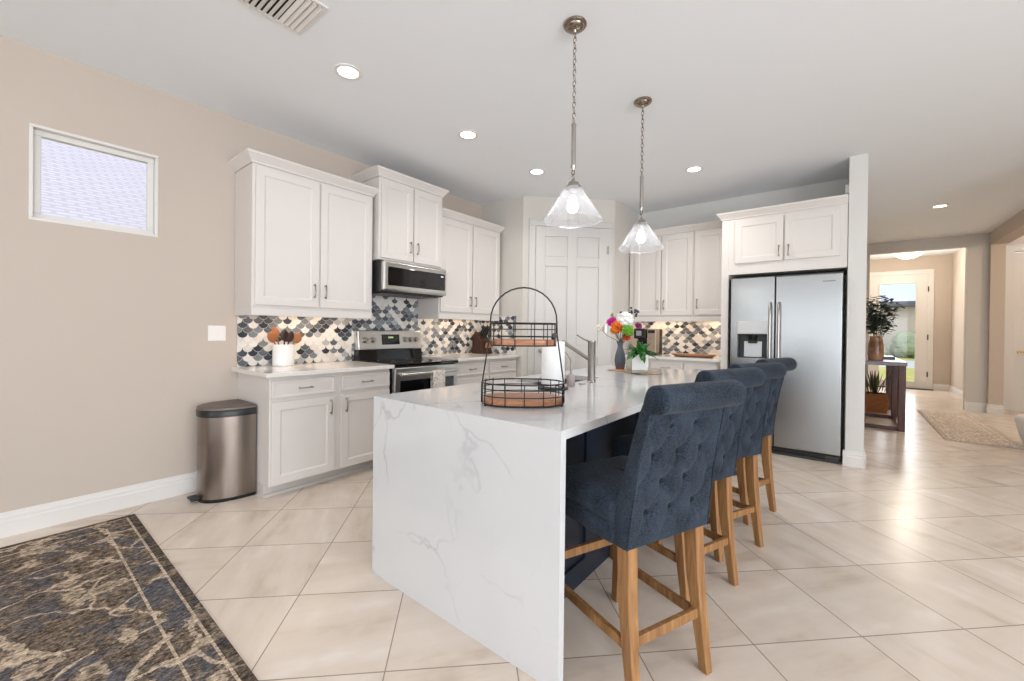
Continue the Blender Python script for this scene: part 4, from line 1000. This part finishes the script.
spoon('orange wooden spoon leaning to the left in the white crock', .05, -.50, .215, 'o', '', .036)
spoon('upright pale wooden spoon second from the left in the white crock', -.05, -.26, .235, 'o', '', .032)
spoon('dark wooden spoon in the middle of the white crock', .12, .0, .205, 'd', '', .034)
spoon('dark wooden spoon right of the middle of the white crock', .10, .24, .20, 'd', '', .032)
spoon('wide orange wooden spatula leaning to the right in the white crock', .02, .60, .215, 'o', '', .040)
kb = thing('knife_block', 'dark knife block with black handled knives on the counter by the pantry corner', 'knife block', (-3.62, 3.93, .9475), R(90))
m = MB(); m.extrude_along([(-.12, 0), (.08, 0), (.08, .23), (.03, .275), (-.075, .165)], 'x', -.085, .085); m.build('block_body', M['dwood'], kb, bevel=.004)
m = MB(); m.lathe([(.052, 0), (.056, .01), (.050, .045), (.03, .065)], seg=20, sy=.35); m.build('pale_plaque', M['orange_wood'], kb, loc=(0, -.120, .075))
for k, x in enumerate((-.060, -.020, .020, .060)):
    wl = kb.matrix_basis @ Vector((x, -.022, .222)); kf = thing('knife', 'black handled knife in the knife block, number from the left by its slot', 'knife', wl, R(90), 'knives in the knife block')
    kf['label'] = ['black handled knife in the left slot of the knife block', 'black handled knife in the second slot from the left of the knife block', 'black handled knife in the third slot from the left of the knife block', 'black handled knife in the right slot of the knife block'][k]
    m = MB(); m.tube([(0, 0, .006), (0, -.055, .085), (0, -.07, .115)], [.011, .013, .011], 8); m.build('handle', M['black'], kf, smooth=60)
    MB().box(-.006, .006, -.006, .006, -.002, .010).build('bolster', M['nickel'], kf)
# coffee maker
cf = thing('coffee_maker', 'black and steel coffee maker on the counter by the back wall', 'coffee maker', (-2.03, 5.47, .9475))
m = MB(); m.box(-.15, .15, -.11, .13, 0, .03); m.build('base', M['black'], cf, bevel=.006)
m = MB(); m.box(-.15, .15, .04, .13, .03, .34); m.build('column', M['black'], cf, bevel=.006)
m = MB(); m.box(-.15, .01, -.11, .04, .21, .345); m.build('brew_head', M['black'], cf, bevel=.012, seg=3)
m = MB(); m.box(-.115, -.045, -.1125, -.108, .25, .315); m.build('control_panel', plain('grey_panel', (150, 150, 152), .4), cf)
m = MB(); m.box(.025, .145, -.105, .04, .03, .345); m.build('water_tank', plain('coffee_steel', (176, 158, 142), .35, .8), cf, bevel=.012, seg=3)
m = MB(); m.box(.04, .13, -.109, -.103, .285, .325); m.build('tank_lid', M['black'], cf, bevel=.003)
m = MB(); m.lathe([(.055, .032), (.062, .05), (.062, .12), (.045, .155), (.045, .165)], c=(-.07, -.04, 0), seg=24); m.build('carafe', M['bglass'], cf, smooth=40)
bd = thing('serving_tray', 'oval wooden tray on the back counter beside the refrigerator surround', 'tray', (-1.44, 5.42, .9475), R(4))
m = MB(); m.lathe([(.17, 0), (.18, .008), (.185, .014), (.0, .014)][:3]+[(.17, .014)], seg=40, sx=1.25, sy=.55); m.build('base', M['dwood'], bd, smooth=40)
m = MB(); m.loft([oval(.235, .105, .012, ex=2), oval(.26, .118, .034, ex=2), oval(.250, .110, .034, ex=2), oval(.225, .095, .016, ex=2)]); m.build('rim', M['tray'], bd, smooth=40)

# ------------------------------------------------------------------ hallway furniture
cs = thing('console_table', 'long red brown console table along the hallway wall behind the refrigerator end', 'console table', (.405, 8.41, 0))
HY_, HX_, ht = 1.08, .232, .895
MB().box(-HX_, HX_, -HY_, HY_, ht-.05, ht).build('table_top', M['grey_wood'], cs, bevel=.006)
for y in (-HY_+.06, -.03, HY_-.10):
    for x in (-HX_+.03, HX_-.045):
        MB().box(x-.035, x+.035, y-.045, y+.045, 0, ht-.05).build('leg', M['red_wood'], cs, bevel=.006)
for y in (-HY_+.06, -.03): MB().box(-HX_+.06, HX_-.08, y-.02, y+.02, .0, .05).build('floor_bar', M['red_wood'], cs, bevel=.004)
for x in (-HX_+.03, HX_-.045): MB().box(x-.02, x+.02, -HY_+.1, -.075, .0, .045).build('floor_bar', M['red_wood'], cs, bevel=.004)
def wicker():
    t = NT('wicker'); co = t.coord(scale=(60, 60, 45)); n = t.noise(co, 1.2, 3)
    w_ = t.node('ShaderNodeTexWave'); w_.bands_direction = 'Z'; w_.inputs['Scale'].default_value = 16; w_.inputs['Distortion'].default_value = 1.5; t.link(t.coord(), w_.inputs['Vector'])
    t.set(t.mix(t.math('MULTIPLY', n, w_.outputs['Fac']), srgb(140, 84, 46), srgb(206, 150, 98)), .8); t.bump(w_.outputs['Fac'], .5, .006); return t.m
m = MB(); m.loft([sq(.145, 0), sq(.165, .16), sq(.15, .30), sq(.138, .30), sq(.138, .27)]); wb = thing('wicker_basket', 'square wicker basket with a snake plant under the console table', 'basket', (.40, 8.99, .0), 0)
m.build('basket_body', wicker(), wb, bevel=.015, seg=3); MB().box(-.135, .135, -.135, .135, .255, .272).build('soil', M['soil'], wb)
snk = thing('snake_plant', 'upright snake plant growing in the wicker basket under the console', 'plant', (.40, 8.99, .2725), 0); m = MB(); rnd = random.Random(11)
for k in range(22):
    a = rnd.uniform(0, 6.28); r = rnd.uniform(0, .10); tilt = Vector((math.cos(a)*rnd.uniform(.05, .45), math.sin(a)*rnd.uniform(.05, .35), 1)); leaf_mesh(m, Vector((r*math.cos(a), r*math.sin(a), -.01)), tilt, rnd.uniform(.28, .46), .035, .02, rnd)
o = m.build('leaves', plain('snake_leaf', (92, 100, 58), .5, var=.4, scale=24), snk, smooth=70); o.modifiers.new('s', 'SOLIDIFY').thickness = .003
def amber():
    t = NT('amber_glaze'); t.set(t.ramp(t.noise(t.coord(), 6, 3), [(.35, srgb(120, 78, 52)), (.65, srgb(190, 150, 118))]), .2, spec=.6); return t.m
vz = thing('hall_vase', 'brown glazed vase of dark leafy branches on the console table', 'vase', (.345, 7.62, ht), 0)
m = MB(); m.lathe([(.07, 0), (.080, .01), (.085, .10), (.082, .22), (.070, .28), (.066, .31), (.072, .33), (.064, .328), (.056, .31)], seg=28); m.build('body', amber(), vz, smooth=60)
br = thing('branch_arrangement', 'dark green leafy branches standing in the brown hall vase', 'plant', (.345, 7.62, ht+.06), 0); m = MB(); mw_ = MB(); rnd = random.Random(21)
for k in range(34):
    a = rnd.uniform(0, 6.28); sp2 = rnd.uniform(.05, .30); end = Vector((max(-.07, sp2*math.cos(a)), sp2*math.sin(a), rnd.uniform(.40, .84))); midp = Vector((end.x*.25, end.y*.25, .24))
    mw_.tube([(0, 0, .01), midp, end], [.003, .0025, .0015], 5)
    for q in range(20):
        t = rnd.uniform(.30, 1.0); c_ = midp.lerp(end, t); b_ = rnd.uniform(0, 6.28); leaf_mesh(m, c_, Vector((math.cos(b_), math.sin(b_), rnd.uniform(-.2, .8))), rnd.uniform(.055, .095), .045, .2, rnd)
mw_.build('twigs', M['stem'], br); o = m.build('leaves', M['dleaf'], br, smooth=70); o.modifiers.new('s', 'SOLIDIFY').thickness = .001
m = MB(); tag(m.box(-.07, .07, -.10, .10, 0, .035).build('book', plain('blue_grey_cover', (120, 130, 146), .6), bevel=.003, loc=(.50, 8.1, ht)), 'blue grey book lying on the console table', 'book')
ot = thing('ottoman', 'rounded white upholstered ottoman at the right edge of the hallway', 'ottoman', (1.80, 7.30, 0))
m = MB(); m.lathe([(.19, .0), (.205, .01), (.245, .16), (.275, .30), (.27, .335), (.245, .352), (.12, .36)], seg=36); m.build('upholstery', plain('white_boucle', (236, 234, 230), .95, bump=.3, bscale=150), ot, smooth=60)
